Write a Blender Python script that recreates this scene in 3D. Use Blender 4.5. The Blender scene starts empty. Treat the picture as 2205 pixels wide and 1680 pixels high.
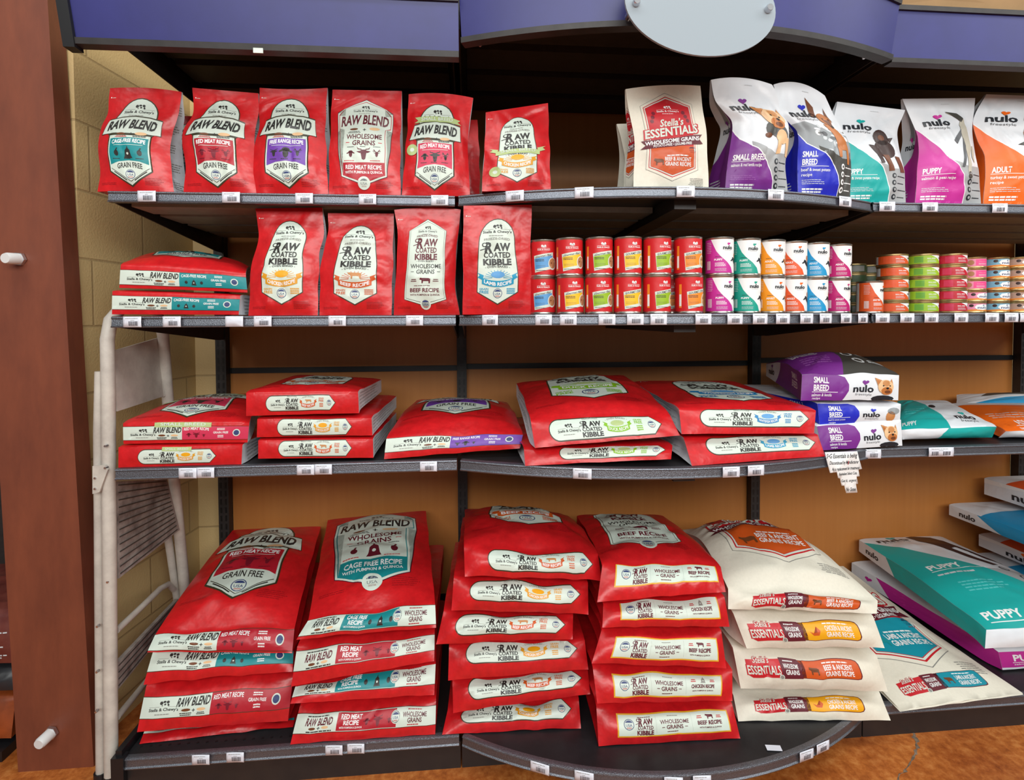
import bpy, bmesh, math, random
import numpy as np
from mathutils import Matrix, Vector

# ------------------------------------------------------------------ camera, world, lights
SC = bpy.context.scene
COL = SC.collection
W, H = 2205, 1680
FPX, CX, CY = 1105.03, 1102.5, 717.35
CAM = np.array([0.94646, -1.43845, 1.28241])
RV = np.array([0.99659786, -0.08226715, -0.00498296])
UV = np.array([0.00717171, 0.02633143, 0.99962754])
FV = np.array([0.08210531, 0.9962624, -0.02683184])
cam_d = bpy.data.cameras.new('camera')
cam = bpy.data.objects.new('camera', cam_d)
COL.objects.link(cam)
cam_d.sensor_width = 36.0
cam_d.sensor_fit = 'HORIZONTAL'
cam_d.lens = FPX / W * 36.0
cam_d.shift_y = -(H / 2 - CY) / W
cam_d.clip_start = 0.02
cam.matrix_world = Matrix(((RV[0], UV[0], -FV[0], CAM[0]), (RV[1], UV[1], -FV[1], CAM[1]),
                           (RV[2], UV[2], -FV[2], CAM[2]), (0, 0, 0, 1)))
SC.camera = cam

wd = bpy.data.worlds.new('store')
SC.world = wd
wd.use_nodes = True
wd.node_tree.nodes['Background'].inputs[0].default_value = (0.97, 1.0, 0.98, 1)
wd.node_tree.nodes['Background'].inputs[1].default_value = 0.15

SC.view_settings.view_transform = 'Standard'
SC.view_settings.look = 'None'
SC.view_settings.gamma = 1.0
SC.view_settings.exposure = 0.0
SC.view_settings.use_curve_mapping = False

def area(name, loc, size, energy, aim, color=(0.98, 1.0, 0.97)):
    l = bpy.data.lights.new(name, 'AREA')
    l.shape = 'RECTANGLE'
    l.size, l.size_y = size
    l.energy = energy
    l.color = color
    o = bpy.data.objects.new(name, l)
    COL.objects.link(o)
    o.location = loc
    o.rotation_euler = (Vector(aim) - Vector(loc)).to_track_quat('-Z', 'Y').to_euler()
    return o
# ceiling tube fixtures of the shop aisle
area('ceiling_lamp_near', (1.4, -1.15, 3.3), (4.8, 0.5), 46, (1.4, -0.75, 0.0))
area('ceiling_lamp_far', (1.4, -4.2, 2.9), (5.5, 1.2), 190, (1.4, 0.2, 0.8))
area('ceiling_lamp_right', (4.6, -1.6, 3.2), (1.0, 2.0), 30, (2.4, 0.1, 1.2))

# ------------------------------------------------------------------ pixel helpers
def ray(u, v):
    return FV + RV * ((u - CX) / FPX) - UV * ((v - CY) / FPX)
def P(u, v, Y):
    d = ray(u, v)
    return CAM + d * ((Y - CAM[1]) / d[1])
def PZ(u, v, z):
    d = ray(u, v)
    return CAM + d * ((z - CAM[2]) / d[2])
def PX(u, Y, z):
    k = (u - CX) / FPX
    a = RV - k * FV
    x = CAM[0] - (a[1] * (Y - CAM[1]) + a[2] * (z - CAM[2])) / a[0]
    return np.array([x, Y, z])

# ------------------------------------------------------------------ materials
def lin(c):
    return tuple(((x / 255) / 12.92 if x / 255 <= 0.04045 else ((x / 255 + 0.055) / 1.055) ** 2.4) for x in c)
MATS = {}
def mat(name, rgb, rough=0.5, metal=0.0, noise=0.0, nscale=20.0, bump=0.0, bscale=60.0, spec=0.5, stretch=(1, 1, 1), rgb2=None, bdist=0.002):
    if name in MATS:
        return MATS[name]
    m = bpy.data.materials.new(name)
    m.use_nodes = True
    nt = m.node_tree
    b = nt.nodes['Principled BSDF']
    b.inputs['Roughness'].default_value = rough
    b.inputs['Metallic'].default_value = metal
    b.inputs['Specular IOR Level'].default_value = spec
    c = lin(rgb)
    b.inputs['Base Color'].default_value = (*c, 1)
    if noise or bump:
        tc = nt.nodes.new('ShaderNodeTexCoord')
        mp = nt.nodes.new('ShaderNodeMapping')
        mp.inputs['Scale'].default_value = stretch
        nt.links.new(tc.outputs['Object'], mp.inputs[0])
    if noise:
        n = nt.nodes.new('ShaderNodeTexNoise')
        n.inputs['Scale'].default_value = nscale
        n.inputs['Detail'].default_value = 5
        n.inputs['Roughness'].default_value = 0.65
        nt.links.new(mp.outputs[0], n.inputs['Vector'])
        r = nt.nodes.new('ShaderNodeValToRGB')
        r.color_ramp.elements[0].position = 0.3
        r.color_ramp.elements[1].position = 0.7
        c2 = lin(rgb2) if rgb2 else tuple(x * (1 - noise) for x in c)
        r.color_ramp.elements[0].color = (*c2, 1)
        r.color_ramp.elements[1].color = (*(tuple(min(1, x * (1 + noise * 0.4)) for x in c)), 1)
        nt.links.new(n.outputs['Fac'], r.inputs[0])
        nt.links.new(r.outputs[0], b.inputs['Base Color'])
    if bump:
        n2 = nt.nodes.new('ShaderNodeTexNoise')
        n2.inputs['Scale'].default_value = bscale
        n2.inputs['Detail'].default_value = 3
        nt.links.new(mp.outputs[0], n2.inputs['Vector'])
        bp = nt.nodes.new('ShaderNodeBump')
        bp.inputs['Strength'].default_value = bump
        bp.inputs['Distance'].default_value = bdist
        nt.links.new(n2.outputs['Fac'], bp.inputs['Height'])
        nt.links.new(bp.outputs[0], b.inputs['Normal'])
    MATS[name] = m
    return m

mat('red_film', (206, 26, 32), 0.31, noise=0.2, nscale=38, bump=0.55, bscale=17, bdist=.006)
mat('cream_sack', (232, 226, 210), 0.55, noise=0.05, nscale=140, bump=0.6, bscale=15, bdist=.006)
mat('white_film', (226, 230, 236), 0.34, noise=0.04, nscale=20, bump=0.5, bscale=15, bdist=.006)
mat('silver_gusset', (212, 214, 220), 0.42, noise=0.12, nscale=60, bump=0.2, bscale=30)
def flat(name, rgb, rough=0.42):
    return mat(name, rgb, rough, bump=0.4, bscale=17, bdist=.005)
for n, c in dict(cream=(212, 224, 213), ink=(46, 44, 42), olive=(58, 54, 34), gold=(226, 170, 44), teal=(18, 136, 142), meat=(178, 26, 44),
                 purple=(112, 62, 168), pinkpanel=(208, 52, 86), sage=(178, 196, 132), chicken=(222, 156, 32), beef=(206, 88, 30),
                 lamb=(22, 150, 190), duck=(132, 186, 30), fish=(30, 126, 186), maroon=(98, 24, 40), white=(240, 240, 240), badge=(196, 26, 38),
                 navy=(52, 66, 116), wine=(120, 20, 40), darkprint=(150, 14, 22), greyprint=(140, 138, 132), essorange=(206, 84, 26),
                 essyellow=(238, 168, 16), essteal=(12, 140, 160), n_purple=(122, 42, 140), n_blue=(28, 40, 190), n_teal=(20, 168, 164),
                 n_pink=(196, 44, 150), n_orange=(240, 104, 16), n_black=(30, 34, 42), n_grey=(164, 166, 168), n_dark=(66, 64, 60), n_sky=(28, 150, 204),
                 n_amber=(240, 150, 20), n_verm=(228, 88, 36), n_mag=(188, 20, 110), n_green=(20, 158, 138), tan=(196, 134, 80), tan2=(228, 186, 140), brown=(112, 62, 32), darkbrown=(58, 34, 30),
                 dgrey=(92, 94, 98), lgrey=(190, 184, 168), black=(20, 20, 22), fawn=(186, 112, 54), sky=(92, 158, 214), yellow=(240, 190, 40),
                 lime=(150, 186, 36), orange=(240, 140, 40), food=(176, 122, 84), food2=(208, 172, 112), canred=(206, 28, 34), t_red=(196, 24, 48), t_lime=(158, 196, 40), t_green=(110, 170, 60),
                 t_coral=(232, 92, 50), t_pink=(240, 70, 140), t_pink2=(232, 140, 170), t_blue=(120, 176, 200), t_brown=(186, 150, 134), d_green=(52, 74, 40),
                 tagwhite=(225, 228, 240), bar=(70, 70, 80), fadepurple=(160, 90, 176), fadeteal=(90, 200, 198), wash=(205, 210, 214), washd=(150, 156, 160)).items():
    flat(n, c)
mat('tin', (190, 186, 178), 0.28, 0.95)
mat('goldtin', (200, 172, 120), 0.32, 0.9)

# ------------------------------------------------------------------ object helpers
def root(name, label, cat, loc, group=None):
    o = bpy.data.objects.new(name, None)
    COL.objects.link(o)
    o.location = [float(x) for x in loc]
    o.empty_display_size = 0.05
    o['label'] = label
    o['category'] = cat
    if group:
        o['group'] = group
    return o
def tag(o, label, cat, group=None):
    o['label'] = label
    o['category'] = cat
    if group:
        o['group'] = group
    return o
def mk(name, verts, faces, mats, fm=None, parent=None, smooth=False, sharp=None, origin=None):
    """one mesh object from world-space vertices"""
    v = np.asarray(verts, float).reshape(-1, 3)
    if parent is not None:
        org = np.array(parent.location)
        q = parent.parent
        while q is not None:
            org = org + np.array(q.location)
            q = q.parent
    elif origin is not None:
        org = np.asarray(origin, float)
    else:
        org = np.array([(v[:, 0].min() + v[:, 0].max()) / 2, (v[:, 1].min() + v[:, 1].max()) / 2, v[:, 2].min()])
    me = bpy.data.meshes.new(name)
    me.from_pydata((v - org).tolist(), [], [list(f) for f in faces])
    ml = [mats] if isinstance(mats, str) else list(mats)
    for m in ml:
        me.materials.append(MATS[m])
    if fm is not None:
        me.polygons.foreach_set('material_index', list(fm))
    if smooth:
        me.polygons.foreach_set('use_smooth', [True] * len(me.polygons))
        if sharp is not None:
            me.set_sharp_from_angle(angle=math.radians(sharp))
    me.update()
    o = bpy.data.objects.new(name, me)
    COL.objects.link(o)
    if parent is not None:
        o.parent = parent
    else:
        o.location = org.tolist()
    return o
class MB:
    """collects simple solids; build() links them as ONE mesh object"""
    def __init__(s):
        s.v, s.f, s.m = [], [], []
    def add(s, v, f, m=0):
        b = len(s.v)
        s.v += [list(map(float, p)) for p in v]
        s.f += [[b + i for i in q] for q in f]
        s.m += [m] * len(f)
        return s
    def box(s, lo, hi, m=0):
        x0, y0, z0 = lo
        x1, y1, z1 = hi
        return s.hexa([(x0, y0, z0), (x1, y0, z0), (x1, y1, z0), (x0, y1, z0), (x0, y0, z1), (x1, y0, z1), (x1, y1, z1), (x0, y1, z1)], m)
    def hexa(s, c, m=0):
        return s.add(c, [(0, 3, 2, 1), (4, 5, 6, 7), (0, 1, 5, 4), (1, 2, 6, 5), (2, 3, 7, 6), (3, 0, 4, 7)], m)
    def tube(s, pts, r, n=12, m=0, cap=True):
        pts = [np.asarray(p, float) for p in pts]
        rs = r if isinstance(r, (list, tuple)) else [r] * len(pts)
        v, f = [], []
        up = np.array([0.13, 0.21, 0.97])
        prev = None
        for i, p in enumerate(pts):
            t = pts[min(i + 1, len(pts) - 1)] - pts[max(i - 1, 0)]
            t = t / (np.linalg.norm(t) + 1e-12)
            a = np.cross(up if prev is None else prev, t) if prev is None else prev - t * (prev @ t)
            if np.linalg.norm(a) < 1e-6:
                a = np.cross((1, 0, 0), t)
            a = a / np.linalg.norm(a)
            prev = a
            b = np.cross(t, a)
            for k in range(n):
                w = 2 * math.pi * k / n
                v.append(p + rs[i] * (math.cos(w) * a + math.sin(w) * b))
        for i in range(len(pts) - 1):
            for k in range(n):
                f.append((i * n + k, i * n + (k + 1) % n, (i + 1) * n + (k + 1) % n, (i + 1) * n + k))
        if cap:
            f.append(tuple(range(n - 1, -1, -1)))
            f.append(tuple((len(pts) - 1) * n + k for k in range(n)))
        return s.add(v, f, m)
    def lathe(s, prof, c, n=32, m=0):
        v, f = [], []
        for r, z in prof:
            for k in range(n):
                w = 2 * math.pi * k / n
                v.append((c[0] + r * math.cos(w), c[1] + r * math.sin(w), c[2] + z))
        for i in range(len(prof) - 1):
            for k in range(n):
                f.append((i * n + k, i * n + (k + 1) % n, (i + 1) * n + (k + 1) % n, (i + 1) * n + k))
        f.append(tuple(range(n - 1, -1, -1)))
        f.append(tuple((len(prof) - 1) * n + k for k in range(n)))
        return s.add(v, f, m)
    def build(s, name, mats, parent=None, smooth=False, sharp=40, origin=None):
        return mk(name, s.v, s.f, mats, s.m, parent, smooth, sharp, origin)

# ------------------------------------------------------------------ flat artwork (printed labels)
TXT = {}
def text_mesh(s, bold):
    k = (s, bold)
    if k not in TXT:
        cu = bpy.data.curves.new('t', 'FONT')
        cu.body = s
        cu.resolution_u = 2
        cu.offset = bold
        cu.fill_mode = 'FRONT'
        o = bpy.data.objects.new('t', cu)
        COL.objects.link(o)
        me = bpy.data.meshes.new_from_object(o.evaluated_get(bpy.context.evaluated_depsgraph_get()))
        n = len(me.vertices)
        co = np.zeros(n * 3)
        me.vertices.foreach_get('co', co)
        co = co.reshape(-1, 3)[:, :2]
        fs = [tuple(p.vertices) for p in me.polygons]
        bpy.data.objects.remove(o)
        bpy.data.curves.remove(cu)
        bpy.data.meshes.remove(me)
        if n:
            lo, hi = co.min(0), co.max(0)
            co = (co - (lo + hi) / 2) / np.maximum(hi - lo, 1e-6)
        TXT[k] = (co, fs)
    return TXT[k]
class Art:
    def __init__(s, asp=0.68):
        s.v, s.f, s.m, s.names, s.asp = [], [], [], [], asp      # asp: width of the field / its height
    def mi(s, m):
        if m not in s.names:
            s.names.append(m)
        return s.names.index(m)
    def poly(s, pts, m, layer=0):
        b = len(s.v)
        s.v += [(p[0], p[1], layer) for p in pts]
        s.f.append(list(range(b, b + len(pts))))
        s.m.append(s.mi(m))
    def text(s, t, cx, cy, w, h, m, layer=3, arch=0.0, skew=0.0, slope=0.0, bold=0.012, taper=0.0):
        co, fs = text_mesh(t, bold)
        b = len(s.v)
        for x, y in co:
            hh = h * (1 + taper * abs(2 * x))
            s.v.append((cx + x * w + skew * y * h / s.asp, cy + y * hh + arch * (1 - 4 * x * x) + slope * x * w, layer))
        k = s.mi(m)
        for q in fs:
            s.f.append([b + i for i in q])
            s.m.append(k)
    def rect(s, x0, y0, x1, y1, m, layer=0):
        s.poly([(x0, y0), (x1, y0), (x1, y1), (x0, y1)], m, layer)
    def ell(s, cx, cy, rx, ry, m, layer=0, n=28, rot=0.0):
        c, d, q = math.cos(rot), math.sin(rot), s.asp
        s.poly([(cx + (rx * q * math.cos(w) * c - ry * math.sin(w) * d) / q, cy + rx * q * math.cos(w) * d + ry * math.sin(w) * c) for w in [2 * math.pi * k / n for k in range(n)]], m, layer)
    def line(s, x0, y0, x1, y1, t, m, layer=3):
        q = s.asp
        d = math.hypot((x1 - x0) * q, y1 - y0) or 1
        a, b = -(y1 - y0) / d * t / 2 / q, (x1 - x0) * q / d * t / 2
        s.poly([(x0 - a, y0 - b), (x1 - a, y1 - b), (x1 + a, y1 + b), (x0 + a, y0 + b)], m, layer)
    def micro(s, x0, y0, x1, y1, rows, m, layer=3, seed=1, fill=0.55, align='l'):
        r = random.Random(seed)
        hh = (y1 - y0) / rows
        for i in range(rows):
            L = (x1 - x0) * r.uniform(0.72, 1.0)
            x = x0 if align == 'l' else (x1 - L if align == 'r' else (x0 + x1 - L) / 2)
            e = x + L
            y = y1 - (i + 1) * hh
            while x < e:
                w = min(r.uniform(0.06, 0.2) * (x1 - x0), e - x)
                s.rect(x, y, x + w * 0.86, y + hh * fill, m, layer)
                x += w
    def heart(s, cx, cy, r, ry, m, layer=3, tilt=0.25):
        pts = []
        for k in range(26):
            t = 2 * math.pi * k / 26
            x = 16 * math.sin(t) ** 3 / 17
            y = (13 * math.cos(t) - 5 * math.cos(2 * t) - 2 * math.cos(3 * t) - math.cos(4 * t)) / 17
            pts.append((cx + r * (x + tilt * y), cy + ry * y))
        s.poly(pts, m, layer)
ARTC = {}
def art_arrays(key, art, nu, nv, reg):
    k = (key, nu, nv, reg)
    nu, nv = int(nu), int(nv)
    if k in ARTC:
        return ARTC[k]
    u0, v0, u1, v1 = reg
    bm = bmesh.new()
    vs = [bm.verts.new((u0 + (u1 - u0) * x, v0 + (v1 - v0) * y, l)) for x, y, l in art.v]
    for q, m in zip(art.f, art.m):
        try:
            bm.faces.new([vs[i] for i in q]).material_index = m
        except ValueError:
            pass
    bmesh.ops.triangulate(bm, faces=bm.faces[:])
    xs = [v.co.x for v in bm.verts]
    ys = [v.co.y for v in bm.verts]
    for i in range(1, nu):
        if min(xs) < i / nu < max(xs):
            bmesh.ops.bisect_plane(bm, geom=bm.verts[:] + bm.edges[:] + bm.faces[:], dist=1e-7, plane_co=(i / nu, 0, 0), plane_no=(1, 0, 0))
    for j in range(1, nv):
        if min(ys) < j / nv < max(ys):
            bmesh.ops.bisect_plane(bm, geom=bm.verts[:] + bm.edges[:] + bm.faces[:], dist=1e-7, plane_co=(0, j / nv, 0), plane_no=(0, 1, 0))
    dmin = min((x * nu - y * nv for x, y in zip(xs, ys)), default=0)
    dmax = max((x * nu - y * nv for x, y in zip(xs, ys)), default=0)
    for k in range(math.ceil(dmin), math.floor(dmax) + 1):      # cell diagonals, so that print and pouch share their facets
        bmesh.ops.bisect_plane(bm, geom=bm.verts[:] + bm.edges[:] + bm.faces[:], dist=1e-7, plane_co=(k / nu, 0, 0), plane_no=(nu, -nv, 0))
    for f in bm.faces:
        f.normal_update()
        if f.normal.z < 0:
            f.normal_flip()
    bm.verts.index_update()
    co = np.array([v.co[:] for v in bm.verts]) if len(bm.verts) else np.zeros((0, 3))
    fs = [[v.index for v in f.verts] for f in bm.faces]
    fm = [f.material_index for f in bm.faces]
    bm.free()
    ARTC[k] = (co, fs, fm, list(art.names))
    return ARTC[k]
def grid_normals(G):
    du = np.gradient(G, axis=1)
    dv = np.gradient(G, axis=0)
    n = np.cross(du, dv)
    return n / (np.linalg.norm(n, axis=2, keepdims=True) + 1e-12)
def bilin(G, u, v):
    nj, ni = G.shape[0] - 1, G.shape[1] - 1
    x = np.clip(u * ni, 0, ni)
    y = np.clip(v * nj, 0, nj)
    i = np.minimum(x.astype(int), ni - 1)
    j = np.minimum(y.astype(int), nj - 1)
    a = (x - i)[:, None]
    b = (y - j)[:, None]
    p00, p10, p01, p11 = G[j, i], G[j, i + 1], G[j + 1, i], G[j + 1, i + 1]
    return np.where(a >= b, p00 + (p10 - p00) * a + (p11 - p10) * b, p00 + (p01 - p00) * b + (p11 - p01) * a)
def decal(name, key, art, G, parent, reg=(0, 0, 1, 1), lift=0.0005, step=0.00022):
    co, fs, fm, names = art_arrays(key, art, G.shape[1] - 1, G.shape[0] - 1, reg)
    if not len(co):
        return None
    N = grid_normals(G)
    u, v = np.clip(co[:, 0], 0, 1), np.clip(co[:, 1], 0, 1)
    p = bilin(G, u, v) + bilin(N, u, v) * (lift + step * co[:, 2])[:, None]
    return mk(name, p, fs, names, fm, parent, smooth=True)
# ------------------------------------------------------------------ bags
def curve(pts, n):
    p = np.asarray(pts, float)
    if len(p) == 1:
        return np.repeat(p, n + 1, 0)
    d = np.r_[0, np.cumsum(np.linalg.norm(np.diff(p, axis=0), axis=1))]
    d = d / d[-1]
    t = np.linspace(0, 1, n + 1)
    if len(p) == 2:
        return p[0] + (p[1] - p[0]) * t[:, None]
    # cubic Hermite with chord-length parameter
    m = np.zeros_like(p)
    for i in range(len(p)):
        if i == 0:
            m[i] = (p[1] - p[0]) / (d[1] - d[0])
        elif i == len(p) - 1:
            m[i] = (p[-1] - p[-2]) / (d[-1] - d[-2])
        else:
            m[i] = (p[i + 1] - p[i - 1]) / (d[i + 1] - d[i - 1])
    k = np.clip(np.searchsorted(d, t, 'right') - 1, 0, len(p) - 2)
    h = (d[k + 1] - d[k])[:, None]
    s = ((t - d[k]) / (d[k + 1] - d[k]))[:, None]
    return ((2 * s**3 - 3 * s**2 + 1) * p[k] + (s**3 - 2 * s**2 + s) * h * m[k] + (-2 * s**3 + 3 * s**2) * p[k + 1] + (s**3 - s**2) * h * m[k + 1])
def wave_field(A, B, rs, lo, hi, n):
    out = np.zeros(np.broadcast(A, B).shape)
    for _ in range(n):
        fx, fy = rs.uniform(lo, hi) * rs.choice([-1, 1]), rs.uniform(lo, hi)
        s = np.sin(np.pi * (fx * A + fy * 2 * B) + rs.uniform(0, 6.28))
        out += np.sign(s) * np.abs(s) ** 1.4 * rs.uniform(0.4, 1.0) / math.sqrt(fx * fx + fy * fy + 0.3)
    return out / math.sqrt(n)
def creases(A, B, rs, n, w0, w1, l0, l1, asp=1.0, vert=0.0):
    """a few soft-edged folds: short ridges and valleys at random directions"""
    X = A * asp
    out = np.zeros(np.broadcast(A, B).shape)
    for _ in range(n):
        px_, py_ = rs.uniform(-1, 1) * asp, rs.uniform(0, 1)
        th = rs.uniform(0, np.pi) if rs.rand() > vert else np.pi / 2 + rs.uniform(-.5, .5)
        ux, uy = np.cos(th), np.sin(th)
        dx, dy = X - px_, B * 2 - py_ * 2
        d = -dx * uy + dy * ux
        d = d + 0.08 * np.sin(3 * (dx * ux + dy * uy))
        s = dx * ux + dy * uy
        w, l = rs.uniform(w0, w1), rs.uniform(l0, l1)
        g = np.exp(-(s / l) ** 2)
        out += rs.choice([-1, 1]) * rs.uniform(.5, 1) * (np.exp(-np.abs(d / w) ** 1.3) - .35 * np.exp(-(d / (2.6 * w)) ** 2)) * g
    return out
def panel_mesh(grids, flips):
    v, f = [], []
    for G, fl in zip(grids, flips):
        nj, ni = G.shape[:2]
        b = len(v)
        v += G.reshape(-1, 3).tolist()
        for j in range(nj - 1):
            for i in range(ni - 1):
                q = [b + j * ni + i, b + j * ni + i + 1, b + (j + 1) * ni + i + 1, b + (j + 1) * ni + i]
                for t in ((q[0], q[1], q[2]), (q[0], q[2], q[3])):
                    f.append(t[::-1] if fl else t)
    key, idx, out = {}, [], []
    for p in v:
        k = (round(p[0], 5), round(p[1], 5), round(p[2], 5))
        if k not in key:
            key[k] = len(out)
            out.append(p)
        idx.append(key[k])
    ff = []
    for q in f:
        r = []
        for i in q:
            if idx[i] not in r:
                r.append(idx[i])
        if len(r) > 2:
            ff.append(r)
    return out, ff
def make_bag(name, label, group, FL, FR, BL, BR, body='red_film', gusset='silver_gusset', bulge=0.02, bulgeB=0.0, lying=True, fold=0.02,
             endb=0.008, wr=0.004, wave=0.004, seed=1, front=None, end=None, left=None, right=None, nu=32, nv=40, nc=8, top_sag=0.0, cat='bag', gb=None, end_mat=None, strip=None, rnd=.006):
    rs = np.random.RandomState(seed)
    L, R_, l, r = (curve(c, nv) for c in (FL, FR, BL, BR))
    b = np.linspace(0, 1, nv + 1)
    a = np.linspace(-1, 1, nu + 1)
    wob = 0.0016 * np.sin(np.pi * b)
    for c in (L, R_):
        c += (wob * np.sin(2 * np.pi * (b * rs.uniform(1.5, 3.5) + rs.uniform(0, 1))))[:, None] * np.array([1, 0.4, 0.3 if lying else 0])
    t = ((a + 1) / 2)[None, :, None]
    F = L[:, None] * (1 - t) + R_[:, None] * t
    B = l[:, None] * (1 - t) + r[:, None] * t
    A2, B2 = np.meshgrid(a, b)
    n = grid_normals(F)
    if gb is None:
        g = np.interp(b, [0, 0.12, 0.45, 0.8, 1], [0.12, 0.75, 1, 0.62, 0.0]) if lying else np.interp(b, [0, 0.1, 0.35, 0.7, 0.88, 1], [0.15, 0.6, 1, 0.6, 0.12, 0.0])
    else:
        g = np.interp(b, *gb)
    fade = (1 - np.abs(A2) ** 6) * np.minimum(1, B2 * 7) * np.minimum(1, (1 - B2) * 10)
    dz = bulge * (1 - np.abs(A2) ** 2.2) * g[:, None] + wr * fade * (0.7 * wave_field(A2, B2, rs, 1.2, 3.4, 6) + 1.1 * creases(A2, B2, rs, 16 if lying else 13, .05, .13, .25, .8, .8))
    F = F + n * dz[:, :, None]
    if lying:       # rounded shoulder where the face turns into the bottom panel
        F[:, :, 2] -= rnd * (np.clip(1 - b / .1, 0, 1) ** 2)[:, None]
        F[:, :, 2] -= rnd * .8 * np.abs(A2) ** 10 * np.minimum(1, B2 * 5)
    nB = grid_normals(B)
    B = B - nB * (bulgeB * (1 - np.abs(A2) ** 2.2) * g[:, None])[:, :, None]
    # wavy lower and upper edges of the bottom panel
    ew = (1 - a ** 4)
    if wave:
        s1 = sum(np.sin(np.pi * (k * a + rs.uniform(0, 2))) * rs.uniform(0.4, 1) / k for k in (1.3, 2.4, 3.6))
        s2 = sum(np.sin(np.pi * (k * a + rs.uniform(0, 2))) * rs.uniform(0.4, 1) / k for k in (1.3, 2.4, 3.6))
        fall = np.clip(1 - b * 9, 0, 1)[:, None]
        ax = 2 if lying else 1
        F[:, :, ax] += wave * ew * s1 * fall
        if lying:
            B[:, :, 2] += np.abs(wave * ew * s2) * fall * 0.6
    if top_sag:
        F[:, :, 2] += (top_sag * (1 - a ** 2))[None, :] * np.clip((b - 0.75) * 4, 0, 1)[:, None]
        B[:, :, 2] += (top_sag * (1 - a ** 2))[None, :] * np.clip((b - 0.75) * 4, 0, 1)[:, None]
    c = np.linspace(0, 1, nc + 1)
    cc = c[:, None, None]
    E = B[0][None] * (1 - cc) + F[0][None] * cc
    fe = (4 * c * (1 - c))[:, None] * (1 - np.abs(a) ** 5)[None]
    wE = wave_field(a[None, :], c[:, None] * 0.7, rs, 1.0, 4.5, 7)
    if lying:
        outn = grid_normals(E)
        wc = creases(a[None, :], c[:, None] * .5, rs, 13, .035, .10, .12, .4, 2.2, .55)
        E = E + outn * (endb * fe + wr * fe * (0.6 * wE + 1.25 * wc))[:, :, None]
    else:
        E[1:-1, :, 2] += 0.002
    T = B[-1][None] * (1 - cc) + F[-1][None] * cc
    S = []
    for k, sgn in ((0, 1), (-1, -1)):
        G = B[:, k][:, None] * (1 - c[None, :, None]) + F[:, k][:, None] * c[None, :, None]
        inw = (R_ - L)
        inw = inw / (np.linalg.norm(inw, axis=1, keepdims=True) + 1e-9) * sgn
        prof = (1 - np.abs(2 * c - 1)) if not lying else 4 * c * (1 - c)
        fb = np.interp(b, [0, 0.15, 0.6, 1], [0.1, 0.8, 1, 0.0])
        wS = wave_field(b[:, None] * 2, c[None, :], rs, 1, 3, 5) * wr * 0.8
        G = G + inw[:, None] * ((fold * fb[:, None] * prof[None]) + wS * prof[None] * np.minimum(1, b * 6)[:, None] * (1 - b)[:, None])[:, :, None]
        S.append(G)
    org = (B[0, 0] + B[0, -1]) / 2 if lying else (F[0, 0] + F[0, -1]) / 2
    ro = root(name, label, cat, org, group)
    v, f = panel_mesh([F, B, E, T], [False, True, False, True])
    if end_mat:
        fm = [0] * len(f)
        ne = nu * nc * 2
        s0 = 4 * nu * nv
        for i in range(s0, min(s0 + ne, len(f))):
            fm[i] = 1
        mk('pouch', v, f, [body, end_mat], fm, ro, True, 50)
    else:
        mk('pouch', v, f, body, None, ro, True, 62 if lying else 50)
    for G, fl in zip(S, (True, False)):
        v, f = panel_mesh([G], [fl])
        mk('side_gusset', v, f, gusset, None, ro, True, 50)
    if front:
        decal('front_label', front[0], front[1], F, ro, front[2] if len(front) > 2 else (0, 0, 1, 1))
    if strip:
        decal('end_label', strip[0], strip[1], F, ro, strip[2])
    if end:
        decal('end_label', end[0], end[1], E, ro, end[2] if len(end) > 2 else (0, 0, 1, 1))
    for sd, G in ((left, S[0]), (right, S[1])):
        if sd:
            if lying:
                H_ = G.transpose(1, 0, 2)
                H_ = H_[:, ::-1] if sd is left else H_
            else:
                H_ = G if sd is left else G[:, ::-1]
            decal('side_print', sd[0], sd[1], H_, ro, sd[2] if len(sd) > 2 else (0, 0, 1, 1))
    return ro
def standing(name, label, group, Lp, Rp, Y, z, lean=0.03, depth=0.075, **k):
    """upright pouch: left and right outline as pixels from bottom to top on a plane leaning back"""
    def side(pts):
        n = len(pts)
        v0, v1 = pts[0][1], pts[-1][1]
        out = [PX(pts[0][0], Y, z)]
        for u, v in pts[1:]:
            q = (v0 - v) / (v0 - v1)
            out.append(P(u, v, Y + lean * q))
        return out
    FL, FR = side(Lp), side(Rp)
    def back(c):
        n = len(c) - 1
        z0, z1 = c[0][2], c[-1][2]
        res = []
        for p in c:
            q = (p[2] - z0) / (z1 - z0)
            res.append(p + np.array([0, max(depth * (1 - q ** 1.8), 0.006), 0]))
        return res
    return make_bag(name, label, group, FL, FR, back(FL), back(FR), lying=False, **k)
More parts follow.
